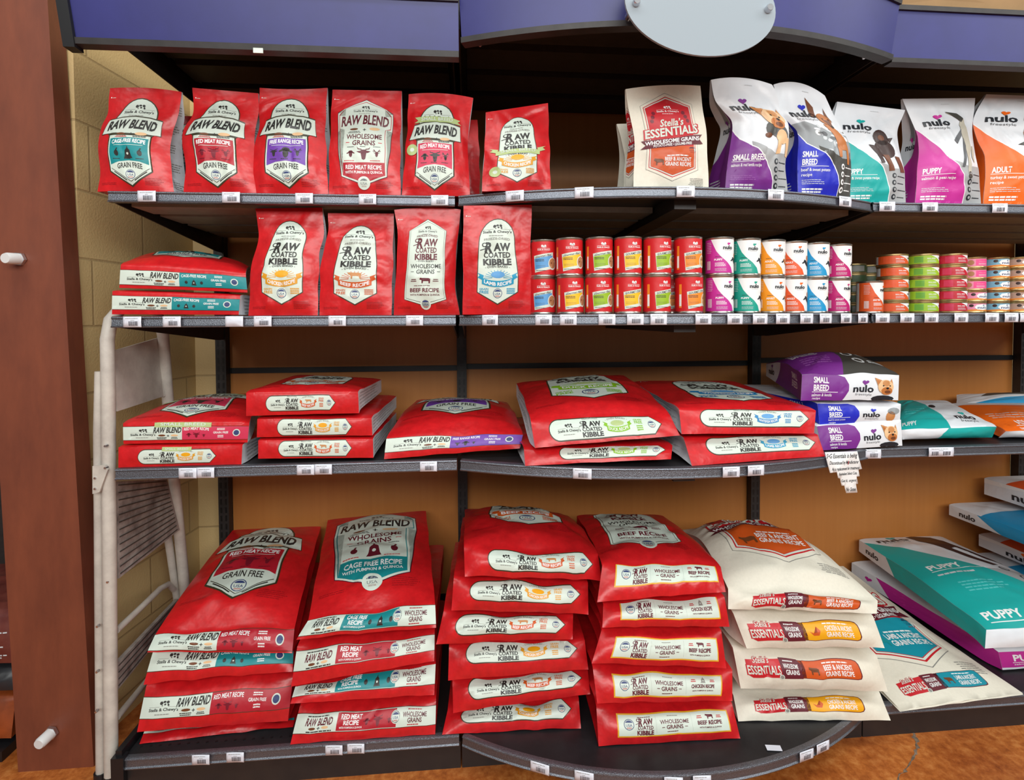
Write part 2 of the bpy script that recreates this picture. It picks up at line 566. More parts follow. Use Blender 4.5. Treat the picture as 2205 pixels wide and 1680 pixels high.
def lying(name, label, group, BLp, BRp, TRp, TLp, Yb, Yt, far=None, Yf=0.5, length=0.5, skew=0.0, rise=0.0, T=0.085, tf=0.05, zb=None, mid=0.0, **k):
    Yb = Yb if isinstance(Yb, tuple) else (Yb, Yb)
    Yt = Yt if isinstance(Yt, tuple) else (Yt, Yt)
    bl, br, tl, tr = P(*BLp, Yb[0]), P(*BRp, Yb[1]), P(*TLp, Yt[0]), P(*TRp, Yt[1])
    if zb is not None:
        bl[2], br[2] = max(bl[2], zb), max(br[2], zb)
    if far:
        fl, fr = P(*far[0], Yf), P(*far[1], Yf)
    else:
        e = (tr - tl) * np.array([1, 1, 0])
        e /= np.linalg.norm(e)
        d = np.array([-e[1], e[0], 0]) + e * skew
        fl, fr = tl + d * length + np.array([0, 0, rise]), tr + d * length + np.array([0, 0, rise])
    up = np.array([0, 0, 1.0])
    def side(b0, t0, f0):
        zlow = max(b0[2], t0[2] - T)
        F_ = [t0, t0 * 0.55 + f0 * 0.45 + up * mid, f0]
        fb = f0 - up * tf
        b1 = np.array([t0[0] * 0.92 + f0[0] * 0.08, t0[1] * 0.92 + f0[1] * 0.08, zlow])
        b2 = np.array([t0[0] * 0.5 + f0[0] * 0.5, t0[1] * 0.5 + f0[1] * 0.5, max(zlow, (zlow + fb[2]) / 2 if fb[2] > zlow else zlow)])
        fb[2] = max(fb[2], zlow) if zb is None else max(fb[2], zb)
        return F_, [b0, b1, b2, fb]
    FL, BL = side(bl, tl, fl)
    FR, BR = side(br, tr, fr)
    return make_bag(name, label, group, FL, FR, BL, BR, lying=True, **k)
# ------------------------------------------------------------------ artwork of the packages
def arch_pts(cx, hw, y0, y1, n=14):
    """half-ellipse from right to left, springing at y0, crown at y1"""
    return [(cx + hw * math.cos(w), y0 + (y1 - y0) * math.sin(w)) for w in [math.pi * k / n for k in range(n + 1)]]
def usa(A, cx, cy, r, ry, ring='navy', bg='cream'):
    A.ell(cx, cy, r, ry, ring, 3)
    A.ell(cx, cy, r * 0.88, ry * 0.88, bg, 4)
    A.poly([(cx + r * 0.78 * math.cos(w), cy + ry * 0.1 + ry * 0.66 * math.sin(w)) for w in [math.pi * (0.12 + 0.76 * k / 10) for k in range(11)]], 'navy', 5)
    A.text('USA', cx, cy - ry * 0.12, r * 1.25, ry * 0.46, 'navy', 5)
    A.micro(cx - r * 0.6, cy - ry * 0.7, cx + r * 0.6, cy - ry * 0.42, 2, 'badge', 5, 3, align='c')
def dogs_logo(A, cx, cy, w, h, m='ink', bg=None, sub='greyprint', name=True, lay=4):
    A.ell(cx - 0.10 * w, cy + 0.46 * h, 0.055 * w, 0.13 * h, m, lay, 10, 0.4)
    A.ell(cx + 0.11 * w, cy + 0.52 * h, 0.05 * w, 0.10 * h, m, lay, 10, -0.5)
    A.ell(cx + 0.00 * w, cy + 0.54 * h, 0.05 * w, 0.08 * h, m, lay, 10)
    A.ell(cx + 0.03 * w, cy + 0.36 * h, 0.035 * w, 0.07 * h, m, lay, 8)
    A.ell(cx - 0.06 * w, cy + 0.28 * h, 0.02 * w, 0.04 * h, m, lay, 8)
    A.ell(cx + 0.14 * w, cy + 0.32 * h, 0.03 * w, 0.10 * h, m, lay, 8, 0.5)
    A.line(cx - 0.5 * w, cy + 0.16 * h, cx - 0.14 * w, cy + 0.2 * h, 0.02 * h, sub, lay)
    A.line(cx + 0.14 * w, cy + 0.2 * h, cx + 0.5 * w, cy + 0.16 * h, 0.02 * h, sub, lay)
    if name:
        A.text('Stella & Chewy\u2019s', cx, cy - 0.08 * h, w, 0.3 * h, m, lay, bold=0.018, arch=0.05 * h)
        A.micro(cx - 0.28 * w, cy - 0.38 * h, cx + 0.28 * w, cy - 0.28 * h, 1, sub, lay, 5)
def head(A, cx, cy, w, h, m, kind='cow', lay=4):
    if kind == 'cow':
        A.poly([(cx - .22 * w, cy + .2 * h), (cx - .5 * w, cy + .14 * h), (cx - .3 * w, cy + .02 * h), (cx - .2 * w, cy + .02 * h), (cx - .12 * w, cy - .42 * h), (cx, cy - .5 * h), (cx + .12 * w, cy - .42 * h),
                (cx + .2 * w, cy + .02 * h), (cx + .3 * w, cy + .02 * h), (cx + .5 * w, cy + .14 * h), (cx + .22 * w, cy + .2 * h), (cx + .14 * w, cy + .28 * h), (cx - .14 * w, cy + .28 * h)], m, lay)
        for s in (-1, 1):
            A.poly([(cx + s * .14 * w, cy + .26 * h), (cx + s * .4 * w, cy + .3 * h), (cx + s * .46 * w, cy + .5 * h), (cx + s * .34 * w, cy + .36 * h), (cx + s * .14 * w, cy + .34 * h)], m, lay)
    elif kind == 'bird':
        A.poly([(cx - .34 * w, cy - .5 * h), (cx + .34 * w, cy - .5 * h), (cx + .26 * w, cy - .3 * h), (cx + .2 * w, cy + .14 * h), (cx + .06 * w, cy + .3 * h), (cx, cy + .5 * h), (cx - .06 * w, cy + .3 * h), (cx - .2 * w, cy + .14 * h), (cx - .26 * w, cy - .3 * h)], m, lay)
        A.ell(cx, cy - .12 * h, .09 * w, .1 * h, 'cream', lay + 1, 10)
    elif kind == 'deer':
        A.ell(cx, cy - .12 * h, .16 * w, .34 * h, m, lay, 12)
        for s in (-1, 1):
            A.line(cx + s * .08 * w, cy + .1 * h, cx + s * .34 * w, cy + .5 * h, .06 * w, m, lay)
            A.line(cx + s * .2 * w, cy + .26 * h, cx + s * .44 * w, cy + .3 * h, .05 * w, m, lay)
            A.poly([(cx + s * .1 * w, cy + .06 * h), (cx + s * .4 * w, cy + .12 * h), (cx + s * .12 * w, cy - .06 * h)], m, lay)
    elif kind == 'sheep':
        A.ell(cx, cy - .06 * h, .2 * w, .4 * h, m, lay, 12)
        A.ell(cx, cy + .24 * h, .26 * w, .18 * h, m, lay, 12)
        for s in (-1, 1):
            A.ell(cx + s * .3 * w, cy + .1 * h, .2 * w, .09 * h, m, lay, 10, -s * .4)
    else:
        A.ell(cx, cy - .1 * h, .26 * w, .36 * h, m, lay, 14)
        A.line(cx, cy + .2 * h, cx + .14 * w, cy + .5 * h, .1 * w, m, lay)
def cowbody(A, cx, cy, w, h, m, lay=4):
    A.poly([(cx - .46 * w, cy + .1 * h), (cx - .4 * w, cy + .34 * h), (cx - .2 * w, cy + .3 * h), (cx + .3 * w, cy + .28 * h), (cx + .46 * w, cy + .16 * h), (cx + .44 * w, cy - .5 * h), (cx + .34 * w, cy - .5 * h),
            (cx + .32 * w, cy - .16 * h), (cx - .12 * w, cy - .18 * h), (cx - .14 * w, cy - .5 * h), (cx - .24 * w, cy - .5 * h), (cx - .26 * w, cy - .04 * h)], m, lay)
def ribbon(A, cx, cy, w, h, m, dip, lay=3, tail=0.13):
    n = 10
    xs = [cx - w / 2 + w * k / n for k in range(n + 1)]
    f = lambda x: -dip * (1 - ((x - cx) / (w / 2)) ** 2)
    for s in (-1, 1):
        x = cx + s * w * 0.5
        A.poly([(x - s * w * .02, cy + h * .1), (x + s * w * tail, cy + h * .55), (x + s * w * tail * .55, cy + h * .95), (x + s * w * tail * 1.1, cy + h * 1.35), (x - s * w * .06, cy + h * .9)][::s], m, lay)
    A.poly([(x, cy + f(x) - h / 2) for x in xs] + [(x, cy + f(x) + h / 2) for x in xs[::-1]], m, lay + 1)
RAWC = {'cage': ('teal', 'CAGE-FREE RECIPE', ('other', 'bird', 'other')), 'meat': ('meat', 'RED MEAT RECIPE', ('sheep', 'cow', 'deer')), 'free': ('purple', 'FREE RANGE RECIPE', ('cow', 'sheep', 'deer')),
        'small': ('pinkpanel', 'RED MEAT RECIPE', ('sheep', 'cow', 'deer'))}
def art_rawblend(kind):
    col, rec, ic = RAWC[kind]
    A = Art()
    c, w = 0.48, 0.275
    dark = 'ink' if kind != 'meat' else 'wine'
    for d, m, l in ((0.022, 'olive', 0), (0.006, 'cream', 1)):
        A.poly([(c, .062 - d), (c + w + d, .185 - d * .4), (c + w + d, .66)] + arch_pts(c, w + d, .66, .885 + d * .7) + [(c - w - d, .66), (c - w - d, .185 - d * .4)], m, l)
    A.poly([(c, .075), (c + w - .008, .19), (c + w - .008, .66)] + arch_pts(c, w - .008, .66, .876) + [(c - w + .008, .66), (c - w + .008, .19)], 'cream', 2)
    dogs_logo(A, c, .762, .42, .115)
    top = [(c + .375, .668), (c + .2, .694), (c, .706), (c - .2, .694), (c - .36, .668)]
    A.poly([(c - .425, .525), (c - .32, .532), (c - .30, .515), (c + .30, .51), (c + .32, .525), (c + .41, .517)] + [(x, y + .012) for x, y in top], 'olive', 3)
    A.poly([(c - .41, .531), (c - .2, .537), (c + .2, .531), (c + .40, .523)] + top, 'cream', 4)
    A.text('RAW BLEND', c, .605, .67, .098, 'ink', 5, arch=.024, skew=.1, bold=.042)
    A.ell(c - .12, .527, .06, .012, 'brown', 5, 12)
    A.ell(c + .15, .53, .08, .016, 'tan2', 5, 12)
    A.text('+', c + .02, .527, .045, .026, 'ink', 5, bold=.02)
    A.micro(c - .2, .495, c - .02, .513, 2, 'badge', 5, 4, align='c')
    A.micro(c + .04, .495, c + .24, .512, 2, 'ink', 5, 5, align='c')
    A.poly([(c - w + .012, .483), (c, .491), (c + w - .012, .483), (c + w - .012, .24), (c + .14, .268), (c, .277), (c - .14, .268), (c - w + .012, .24)], col, 3)
    A.text(rec, c, .448, .46, .04, 'white', 4, arch=.012, bold=.035)
    A.line(c - .2, .418, c + .2, .418, .004, 'cream', 4)
    for k, (dx, s) in enumerate(((-.16, .12), (0, .18), (.16, .12))):
        head(A, c + dx, .352, s, s * .62, dark, ic[k], 4)
        A.micro(c + dx - .06, .29, c + dx + .06, .302, 1, dark, 4, 7 + k)
    A.text('GRAIN FREE', c, .222, .34, .05, 'ink', 4, arch=.014, bold=.014)
    usa(A, c, .15, .062, .043)
    for s in (-1, 1):
        A.line(c + s * .262, .206, c, .087, .005, 'olive', 3)
        A.line(c + s * .225, .176, c + s * .05, .096, .008, 'ink', 4)
    if kind == 'small':
        A.poly([(c - .36, .695), (c - .3, .72), (c - .35, .75), (c - .2, .762), (c, .768), (c + .2, .762), (c + .37, .735), (c + .33, .715), (c + .39, .687), (c + .2, .705), (c, .71), (c - .2, .705)], 'sage', 6)
        A.text('SMALL BREED', c, .733, .5, .036, 'cream', 7, arch=.01, bold=.02)
        A.ell(c - .36, .43, .085, .055, 'sage', 6)
        A.ell(c - .36, .43, .035, .02, 'cream', 7, 10)
    back_print(A)
    return A
def back_print(A, m='darkprint'):
    A.micro(.66, .06, .9, .13, 5, m, 0, 9, 0.35)
    A.micro(.06, .06, .3, .085, 2, m, 0, 10, 0.35)
    A.rect(.035, .90, .05, .91, 'white', 0)
    A.micro(.06, .9, .12, .908, 1, 'cream', 0, 3)
def art_rawwhole(kind):
    A = Art()
    c, w = .5, .3
    col, r1 = {'meat': ('meat', 'RED MEAT RECIPE'), 'cage': ('teal', 'CAGE FREE RECIPE')}[kind]
    for d, m, l in ((.022, 'maroon', 0), (.014, 'cream', 1), (-.004, col, 2), (-.012, 'cream', 3)):
        A.poly([(c, .095 - d), (c + w + d, .17 - d * .5), (c + w + d, .6), (c + .37 + d, .6 - d), (c + .37 + d, .745 + d), (c + .29 + d, .745 + d), (c + .29 + d, .80), (c, .885 + d),
                (c - .29 - d, .80), (c - .29 - d, .745 + d), (c - .37 - d, .745 + d), (c - .37 - d, .6 - d), (c - w - d, .6)] + [(c - w - d, .17 - d * .5)], m, l)
    dogs_logo(A, c, .785, .34, .08)
    A.text('RAW BLEND', c, .672, .66, .1, 'ink' if kind != 'meat' else 'maroon', 4, arch=.022, skew=.1, bold=.03)
    A.ell(c - .15, .597, .06, .011, 'brown', 4, 12)
    A.ell(c + .14, .6, .075, .015, 'tan2', 4, 12)
    A.text('+', c, .59, .045, .024, 'ink', 4, bold=.02)
    A.micro(c - .24, .56, c - .04, .58, 2, 'ink', 4, 4, align='c')
    A.text('WHOLESOME', c, .525, .5, .048, 'maroon', 4, bold=.022)
    A.text('GRAINS', c, .464, .32, .048, 'maroon', 4, bold=.022)
    for s in (-1, 1):
        A.line(c + s * .2, .468, c + s * .25, .468, .006, 'badge', 4)
    for k, (dx, s) in enumerate(((-.18, .12), (0, .2), (.18, .12))):
        head(A, c + dx, .365, s, s * .6, 'maroon', ('sheep', 'cow', 'deer')[k] if kind == 'meat' else ('other', 'bird', 'other')[k], 4)
        A.micro(c + dx - .05, .425, c + dx + .05, .435, 1, 'ink', 4, k)
    for s in (-1, 1):
        A.micro(c + s * .18 - .09, .297, c + s * .18 + .09, .309, 1, 'badge', 4, 3)
    A.poly([(c - .288, .285), (c + .288, .285), (c + .288, .172), (c, .098), (c - .288, .172)], col, 4)
    A.text(r1, c, .242, .5, .04, 'white', 5, bold=.025)
    A.text('WITH PUMPKIN & QUINOA', c, .194, .52, .03, 'white', 5, bold=.02)
    A.ell(c, .1, .085, .058, 'cream', 5)
    usa(A, c, .1, .07, .048)
    back_print(A)
    return A
def raw_logo(A, cx, cy, w, h, m='ink', lay=4, three=True):
    A.text('R', cx - .27 * w, cy + .25 * h, .27 * w, .46 * h, m, lay, skew=.15, bold=.04)
    A.ell(cx - .43 * w, cy + .36 * h, .09 * w, .1 * h, m, lay, 14)
    A.ell(cx - .425 * w, cy + .36 * h, .055 * w, .06 * h, 'cream', lay + 1, 12)
    A.line(cx - .58 * w, cy + .12 * h, cx - .38 * w, cy + .2 * h, .035 * h, m, lay)
    A.text('AW', cx + .18 * w, cy + .26 * h, .58 * w, .36 * h, m, lay, bold=.045)
    A.text('COATED', cx, cy - .09 * h, .92 * w, .25 * h, m, lay, bold=.025)
    A.text('KIBBLE', cx, cy - .4 * h, .98 * w, .29 * h, m, lay, bold=.045)
COAT = {'chicken': ('chicken', 'CHICKEN RECIPE'), 'beef': ('beef', 'BEEF RECIPE'), 'lamb': ('lamb', 'LAMB RECIPE'), 'duck': ('duck', 'DUCK RECIPE'), 'fish': ('fish', 'WHITEFISH RECIPE')}
def sunburst(A, cx, cy, r, ry, m, lay=2):
    for k in range(13):
        w = math.pi * k / 12
        A.line(cx + r * .4 * math.cos(w), cy + ry * .4 * math.sin(w), cx + r * math.cos(w), cy + ry * math.sin(w), .005, m, lay)
def art_coated(kind, small=False):
    A = Art()
    c, w = .5, .285
    col, rec = COAT[kind]
    for d, m, l in ((.016, 'olive', 0), (.004, 'cream', 1)):
        A.poly([(c, .105 - d), (c + w + d, .21 - d * .4), (c + w + d, .36), (c + w * .88 + d, .64)] + arch_pts(c, w * .88 + d, .66, .865 + d * .7) + [(c - w * .88 - d, .64), (c - w - d, .36), (c - w - d, .21 - d * .4)], m, l)
    dogs_logo(A, c, .757, .42, .105)
    A.text('FREEZE-DRIED', c, .682, .38, .02, 'greyprint', 4, arch=.012, bold=.015)
    raw_logo(A, c, .563, .42, .205, 'ink', 4)
    if small:
        ribbon(A, c, .43, .66, .055, 'sage', -.012, 5)
        A.text('SMALL BREED', c, .445, .52, .032, 'cream', 8, arch=.008, bold=.01)
        A.ell(c - .32, .21, .085, .056, 'sage', 6)
        A.ell(c - .32, .21, .035, .02, 'cream', 7, 10)
    A.text('- OVEN BAKED -', c, .432 if not small else .4, .36, .02, 'ink', 4, arch=.008, bold=.015)
    sunburst(A, c, .335, .2, .075, col, 2)
    if kind == 'beef':
        cowbody(A, c, .375, .2, .07, 'tan', 3)
    else:
        A.ell(c, .365, .1, .032, {'chicken': 'essyellow', 'lamb': 'sky', 'duck': 'sage', 'fish': 'sky'}[kind], 3, 14)
    ribbon(A, c, .31, .46, .056, col, .03, 4)
    A.text(rec, c, .307, .4, .034, 'white', 7, arch=-.029, bold=.03)
    A.text('GRAIN', c - .2, .235, .13, .018, col, 4, bold=.02)
    A.text('FREE', c - .195, .207, .13, .026, col, 4, bold=.02)
    A.micro(c + .13, .19, c + .26, .247, 4, col, 4, 6, .6)
    usa(A, c, .195, .065, .044)
    back_print(A)
    return A
def art_coatwhole(kind='beef'):
    A = Art()
    c = .5
    for d, m, l in ((.02, 'olive', 0), (.013, 'cream', 1), (-.006, 'olive', 2), (-.011, 'cream', 3)):
        A.poly([(c, .1 - d), (c + .315 + d, .155 - d * .5), (c + .285 + d, .79), (c, .88 + d * .8), (c - .285 - d, .79), (c - .315 - d, .155 - d * .5)], m, l)
    dogs_logo(A, c, .785, .3, .075)
    A.text('FREEZE-DRIED', c, .735, .34, .02, 'maroon', 4, arch=.01, bold=.015)
    raw_logo(A, c, .625, .38, .2, 'maroon', 4)
    A.text('- OVEN BAKED -', c, .505, .32, .016, 'ink', 4, bold=.015)
    A.text('WHOLESOME', c, .457, .5, .042, 'ink', 4, bold=.018)
    A.text('GRAINS', c, .403, .3, .042, 'ink', 4, bold=.018)
    cowbody(A, c, .325, .2, .062, 'maroon', 4)
    for s in (-1, 1):
        A.micro(c + s * .18 - .05, .31, c + s * .18 + .05, .34, 2, 'maroon', 4, 4, align='c')
        A.line(c + s * .19, .403, c + s * .24, .403, .005, 'ink', 4)
    A.micro(c - .17, .27, c + .17, .28, 1, 'maroon', 4, 8)
    A.text('BEEF RECIPE' if kind == 'beef' else 'CHICKEN RECIPE', c, .232, .47, .038, 'maroon', 4, bold=.03)
    A.text('WITH PUMPKIN & QUINOA', c, .188, .47, .02, 'maroon', 4, bold=.025)
    A.ell(c, .105, .08, .055, 'cream', 4)
    usa(A, c, .105, .068, .046)
    back_print(A)
    return A
ESS = {'beef': ('essorange', 'BEEF & ANCIENT', 'GRAINS RECIPE'), 'chicken': ('essyellow', 'CHICKEN & ANCIENT', 'GRAINS RECIPE'), 'lamb': ('essteal', 'LAMB & ANCIENT', 'GRAINS RECIPE')}
def art_ess(kind, corner=True):
    A = Art()
    c = .5
    col, r1, r2 = ESS[kind]
    def hexa(d):
        return [(c, .115 - d), (c + .3 + d, .20 - d * .5), (c + .3 + d, .79 + d * .5), (c, .875 + d), (c - .3 - d, .79 + d * .5), (c - .3 - d, .20 - d * .5)]
    for d, m, l in ((.05, 'greyprint', 0), (.045, 'cream_sack', 1), (.016, 'badge', 2), (.006, 'cream', 3), (-.006, 'badge', 4)):
        A.poly(hexa(d), m, l)
    A.poly([(c, .125), (c + .29, .205), (c + .29, .40), (c - .29, .40), (c - .29, .205)], col, 5)
    dogs_logo(A, c, .75, .3, .08, 'white', None, 'white', lay=5)
    for s in (-1, 1):
        for k in range(3):
            A.ell(c + s * (.2 + .02 * k), .73 - .04 * k, .025, .02, 'wine', 5, 10)
    A.text('Stella\u2019s', c + .02, .635, .32, .075, 'cream', 6, skew=.25, slope=.06, bold=.02)
    A.text('ESSENTIALS', c, .545, .76, .105, 'badge', 6, slope=.08, skew=.05, bold=.075)
    A.text('ESSENTIALS', c, .545, .72, .088, 'cream', 7, slope=.08, skew=.05, bold=.028)
    A.poly([(c - .43, .37), (c - .36, .41), (c - .42, .455), (c, .475), (c + .42, .52), (c + .37, .475), (c + .43, .43), (c, .39)], 'maroon', 7)
    A.text('WHOLESOME GRAINS', c, .452, .74, .04, 'white', 8, slope=.075, bold=.03)
    A.text('POTATO-FREE \u2022 LEGUME-FREE', c, .413, .52, .026, 'white', 8, slope=.06, bold=.02)
    usa(A, c + .26, .36, .055, .04)
    A.micro(c - .08, .3, c + .24, .318, 1, 'white', 8, 5)
    A.text(r1, c + .07, .272, .36, .038, 'white', 8, bold=.02)
    A.text(r2, c + .07, .226, .36, .038, 'white', 8, bold=.02)
    cowbody(A, c - .19, .25, .14, .075, 'brown' if kind != 'lamb' else 'teal', 8)
    if corner:
        A.micro(.68, .02, .92, .1, 6, 'greyprint', 0, 8, .4, 'r')
    return A
# end strips of the bags lying down (local frame: x along the strip, y up)
def e_raw(kind, tagsmall=False):
    A = Art(6.5)
    col, rec, ic = RAWC[kind]
    A.rect(0, 0, 1, 1, 'olive', 0)
    A.rect(0, .03, .47, .97, 'cream', 1)
    A.rect(.47, .03, 1, .97, col, 1)
    dogs_logo(A, .16, .42, .2, .62)
    A.text('RAW BLEND', .355, .7, .22, .4, 'ink', 3, skew=.12, bold=.03)
    A.ell(.31, .33, .03, .07, 'brown', 3, 10)
    A.ell(.41, .33, .03, .07, 'tan2', 3, 10)
    A.text('+', .36, .3, .02, .14, 'ink', 3, bold=.02)
    A.micro(.27, .07, .35, .24, 2, 'ink', 3, 2, align='c')
    A.micro(.38, .1, .44, .24, 2, 'ink', 3, 4, align='c')
    A.text(rec, .585, .75, .2, .2, 'white', 3, arch=.05, bold=.02)
    dk = {'meat': 'wine', 'small': 'wine'}.get(kind, 'ink')
    for k, dx in enumerate((-.06, 0, .06)):
        head(A, .585 + dx, .36, .06 if k == 1 else .045, .42 if k == 1 else .3, dk, ic[k], 3)
    A.micro(.74, .72, .82, .9, 2, 'white', 3, 3, align='c')
    A.text('GRAIN FREE', .78, .54, .12, .16, 'white', 3, bold=.02)
    A.micro(.75, .18, .81, .4, 2, 'white', 3, 3, align='c')
    A.ell(.905, .52, .03, .26, 'cream', 3)
    A.ell(.905, .52, .022, .19, 'navy', 4)
    if tagsmall:
        A.rect(.25, .9, .7, 1.28, 'sage', 4)
        A.text('SMALL BREED', .475, 1.1, .36, .22, 'cream', 5, bold=.015)
    return A
def e_whole(kind):
    A = Art(6.5)
    col, r = {'meat': ('meat', 'RED MEAT'), 'cage': ('teal', 'CAGE FREE')}[kind]
    A.rect(0, 0, 1, 1, 'olive', 0)
    A.rect(0, .03, 1, .97, 'cream', 1)
    A.rect(.3, .06, .72, .94, col, 2)
    A.micro(.08, .82, .24, .92, 1, 'ink', 3, 6, align='c')
    A.text('RAW BLEND', .175, .58, .19, .38, 'maroon' if kind == 'meat' else 'ink', 3, skew=.1, bold=.03)
    A.text('+', .175, .26, .02, .14, 'ink', 3, bold=.02)
    A.ell(.13, .26, .025, .07, 'brown', 3, 10)
    A.ell(.22, .28, .025, .07, 'tan2', 3, 10)
    A.micro(.09, .07, .27, .18, 1, 'ink', 3, 2, align='c')
    A.text(r, .4, .74, .15, .24, 'white', 3, bold=.03)
    A.text('RECIPE', .4, .45, .11, .24, 'white', 3, bold=.03)
    A.text('WITH PUMPKIN & QUINOA', .4, .2, .16, .12, 'white', 3, bold=.02)
    for k, dx in enumerate((-.08, 0, .08)):
        head(A, .59 + dx, .46, .07 if k == 1 else .05, .6 if k == 1 else .4, 'wine' if kind == 'meat' else 'ink', ('sheep', 'cow', 'deer')[k] if kind == 'meat' else ('other', 'bird', 'other')[k], 3)
    A.ell(.715, .55, .033, .32, 'cream', 3)
    usa(A, .715, .55, .03, .28)
    A.micro(.8, .84, .9, .92, 1, 'meat', 3, 2)
    A.text('WHOLESOME', .85, .62, .17, .25, 'maroon', 3, bold=.02)
    A.text('GRAINS', .85, .34, .1, .25, 'maroon', 3, bold=.02)
    A.micro(.8, .1, .9, .19, 1, 'meat', 3, 3)
    return A
def e_coat(kind, small=False):
    A = Art(5)
    col, rec = COAT[kind]
    for dx, dy, m, l in ((.008, .06, 'olive', 0), (0, 0, 'cream', 1)):
        pts = [(.0 + .085 - (.085 + dx) * math.cos(w), .5 + (.5 + dy) * math.sin(w)) for w in [math.pi / 2 * (1 - k / 6) for k in range(13)]]
        A.poly([(.92, 1 + dy)] + pts + [(.92, -dy), (1 + dx * 1.3, .5)], m, l)
    dogs_logo(A, .17, .42, .2, .55)
    A.text('FREEZE-DRIED', .375, .95, .14, .09, 'greyprint', 3, arch=.04, bold=.012)
    raw_logo(A, .375, .48, .19, .78, 'ink', 3)
    A.text('- OVEN BAKED -', .61, .84, .2, .1, 'greyprint', 3, arch=.1, bold=.012)
    if kind == 'beef':
        cowbody(A, .61, .66, .1, .26, 'tan', 3)
    else:
        A.ell(.61, .64, .06, .16, {'chicken': 'essyellow', 'lamb': 'sky', 'duck': 'sage', 'fish': 'sky'}[kind], 2, 14)
        sunburst(A, .61, .5, .09, .3, col, 2)
    ribbon(A, .61, .42, .2, .26, col, .12, 3)
    A.text(rec, .61, .41, .175, .16, 'white', 6, arch=-.115, bold=.02)
    A.text('GRAIN', .8, .8, .075, .11, col, 3, bold=.02)
    A.text('FREE', .8, .64, .07, .16, col, 3, bold=.02)
    A.micro(.765, .2, .835, .5, 3, col, 3, 3, .6, 'c')
    usa(A, .915, .5, .032, .21)
    if small:
        A.rect(.3, .92, .68, 1.22, 'sage', 5)
        A.text('SMALL BREED', .49, 1.07, .3, .17, 'cream', 6, bold=.01)
    return A
def e_coatwhole(kind):
    A = Art(5)
    A.rect(-.012, -.07, 1.012, 1.07, 'gold', 0)
    A.rect(0, 0, 1, 1, 'cream', 1)
    A.line(.335, .08, .335, .92, .004, 'greyprint', 2)
    A.line(.66, .08, .66, .92, .004, 'greyprint', 2)
    usa(A, .09, .55, .045, .26)
    A.micro(.17, .86, .29, .92, 1, 'maroon', 3, 2)
    raw_logo(A, .235, .46, .15, .8, 'maroon', 3)
    A.text('WHOLESOME', .5, .6, .26, .2, 'maroon', 3, bold=.02)
    A.text('GRAINS', .5, .34, .15, .2, 'maroon', 3, bold=.02)
    for s in (-1, 1):
        A.line(.5 + s * .09, .34, .5 + s * .115, .34, .03, 'maroon', 3)
    A.micro(.44, .85, .56, .91, 1, 'greyprint', 3, 3)
    A.micro(.43, .1, .56, .17, 1, 'maroon', 3, 4)
    if kind == 'beef':
        cowbody(A, .82, .76, .08, .26, 'maroon', 3)
    else:
        head(A, .82, .78, .07, .3, 'greyprint', 'bird', 3)
    for s in (-1, 1):
        A.micro(.82 + s * .09 - .025, .68, .82 + s * .09 + .025, .84, 2, 'badge', 3, 4, align='c')
    A.text('BEEF RECIPE' if kind == 'beef' else 'CHICKEN RECIPE', .82, .46, .22, .2, 'maroon', 3, bold=.04)
    A.text('WITH PUMPKIN & QUINOA', .82, .22, .2, .09, 'maroon', 3, bold=.02)
    return A
def e_ess(kind):
    A = Art(6)
    col, r1, r2 = ESS[kind]
    A.poly([(.0, .1), (.0, .8), (.24, .88), (.3, .9), (.3, .05), (.04, -.04)], 'badge', 1)
    A.rect(.29, .03, .5, .93, 'maroon', 1)
    A.poly([(.5, .02), (.5, .95), (.95, 1.0), (.985, .95), (1.0, .8), (1.0, .2), (.985, .05), (.95, 0)], 'maroon', 0)
    A.poly([(.46, .05), (.46, .92), (.95, .96), (.98, .9), (.99, .75), (.99, .25), (.98, .1), (.95, .04)], col, 1)
    A.poly([(.29, .0), (.29, .95), (.45, .95), (.48, .7), (.465, .3), (.47, .0)], 'maroon', 2)
    A.text('Stella\u2019s', .13, .82, .15, .32, 'badge', 2, skew=.2, slope=.2, bold=.09)
    A.text('Stella\u2019s', .13, .82, .14, .28, 'cream', 3, skew=.2, slope=.2, bold=.01)
    A.text('ESSENTIALS', .145, .36, .30, .5, 'badge', 2, slope=.25, bold=.09)
    A.text('ESSENTIALS', .145, .36, .28, .42, 'cream', 3, slope=.25, bold=.02)
    A.micro(.32, .8, .43, .88, 1, 'white', 4, 3)
    A.text('WHOLESOME', .378, .6, .13, .22, 'white', 4, bold=.02)
    A.text('GRAINS', .385, .32, .12, .24, 'white', 4, bold=.02)
    A.ell(.285, .08, .022, .12, 'cream', 4)
    A.ell(.285, .08, .016, .09, 'greyprint', 5)
    if kind == 'chicken':
        A.poly([(.53, .5), (.56, .3), (.61, .28), (.63, .5), (.605, .72), (.6, .45), (.565, .42)], 'beef', 3)
    else:
        cowbody(A, .58, .48, .1, .46, 'brown', 3)
    A.micro(.67, .78, .92, .88, 1, 'white', 3, 5)
    A.text(r1, .8, .58, .25, .25, 'white', 3, bold=.02)
    A.text(r2, .8, .28, .25, .25, 'white', 3, bold=.02)
    return A
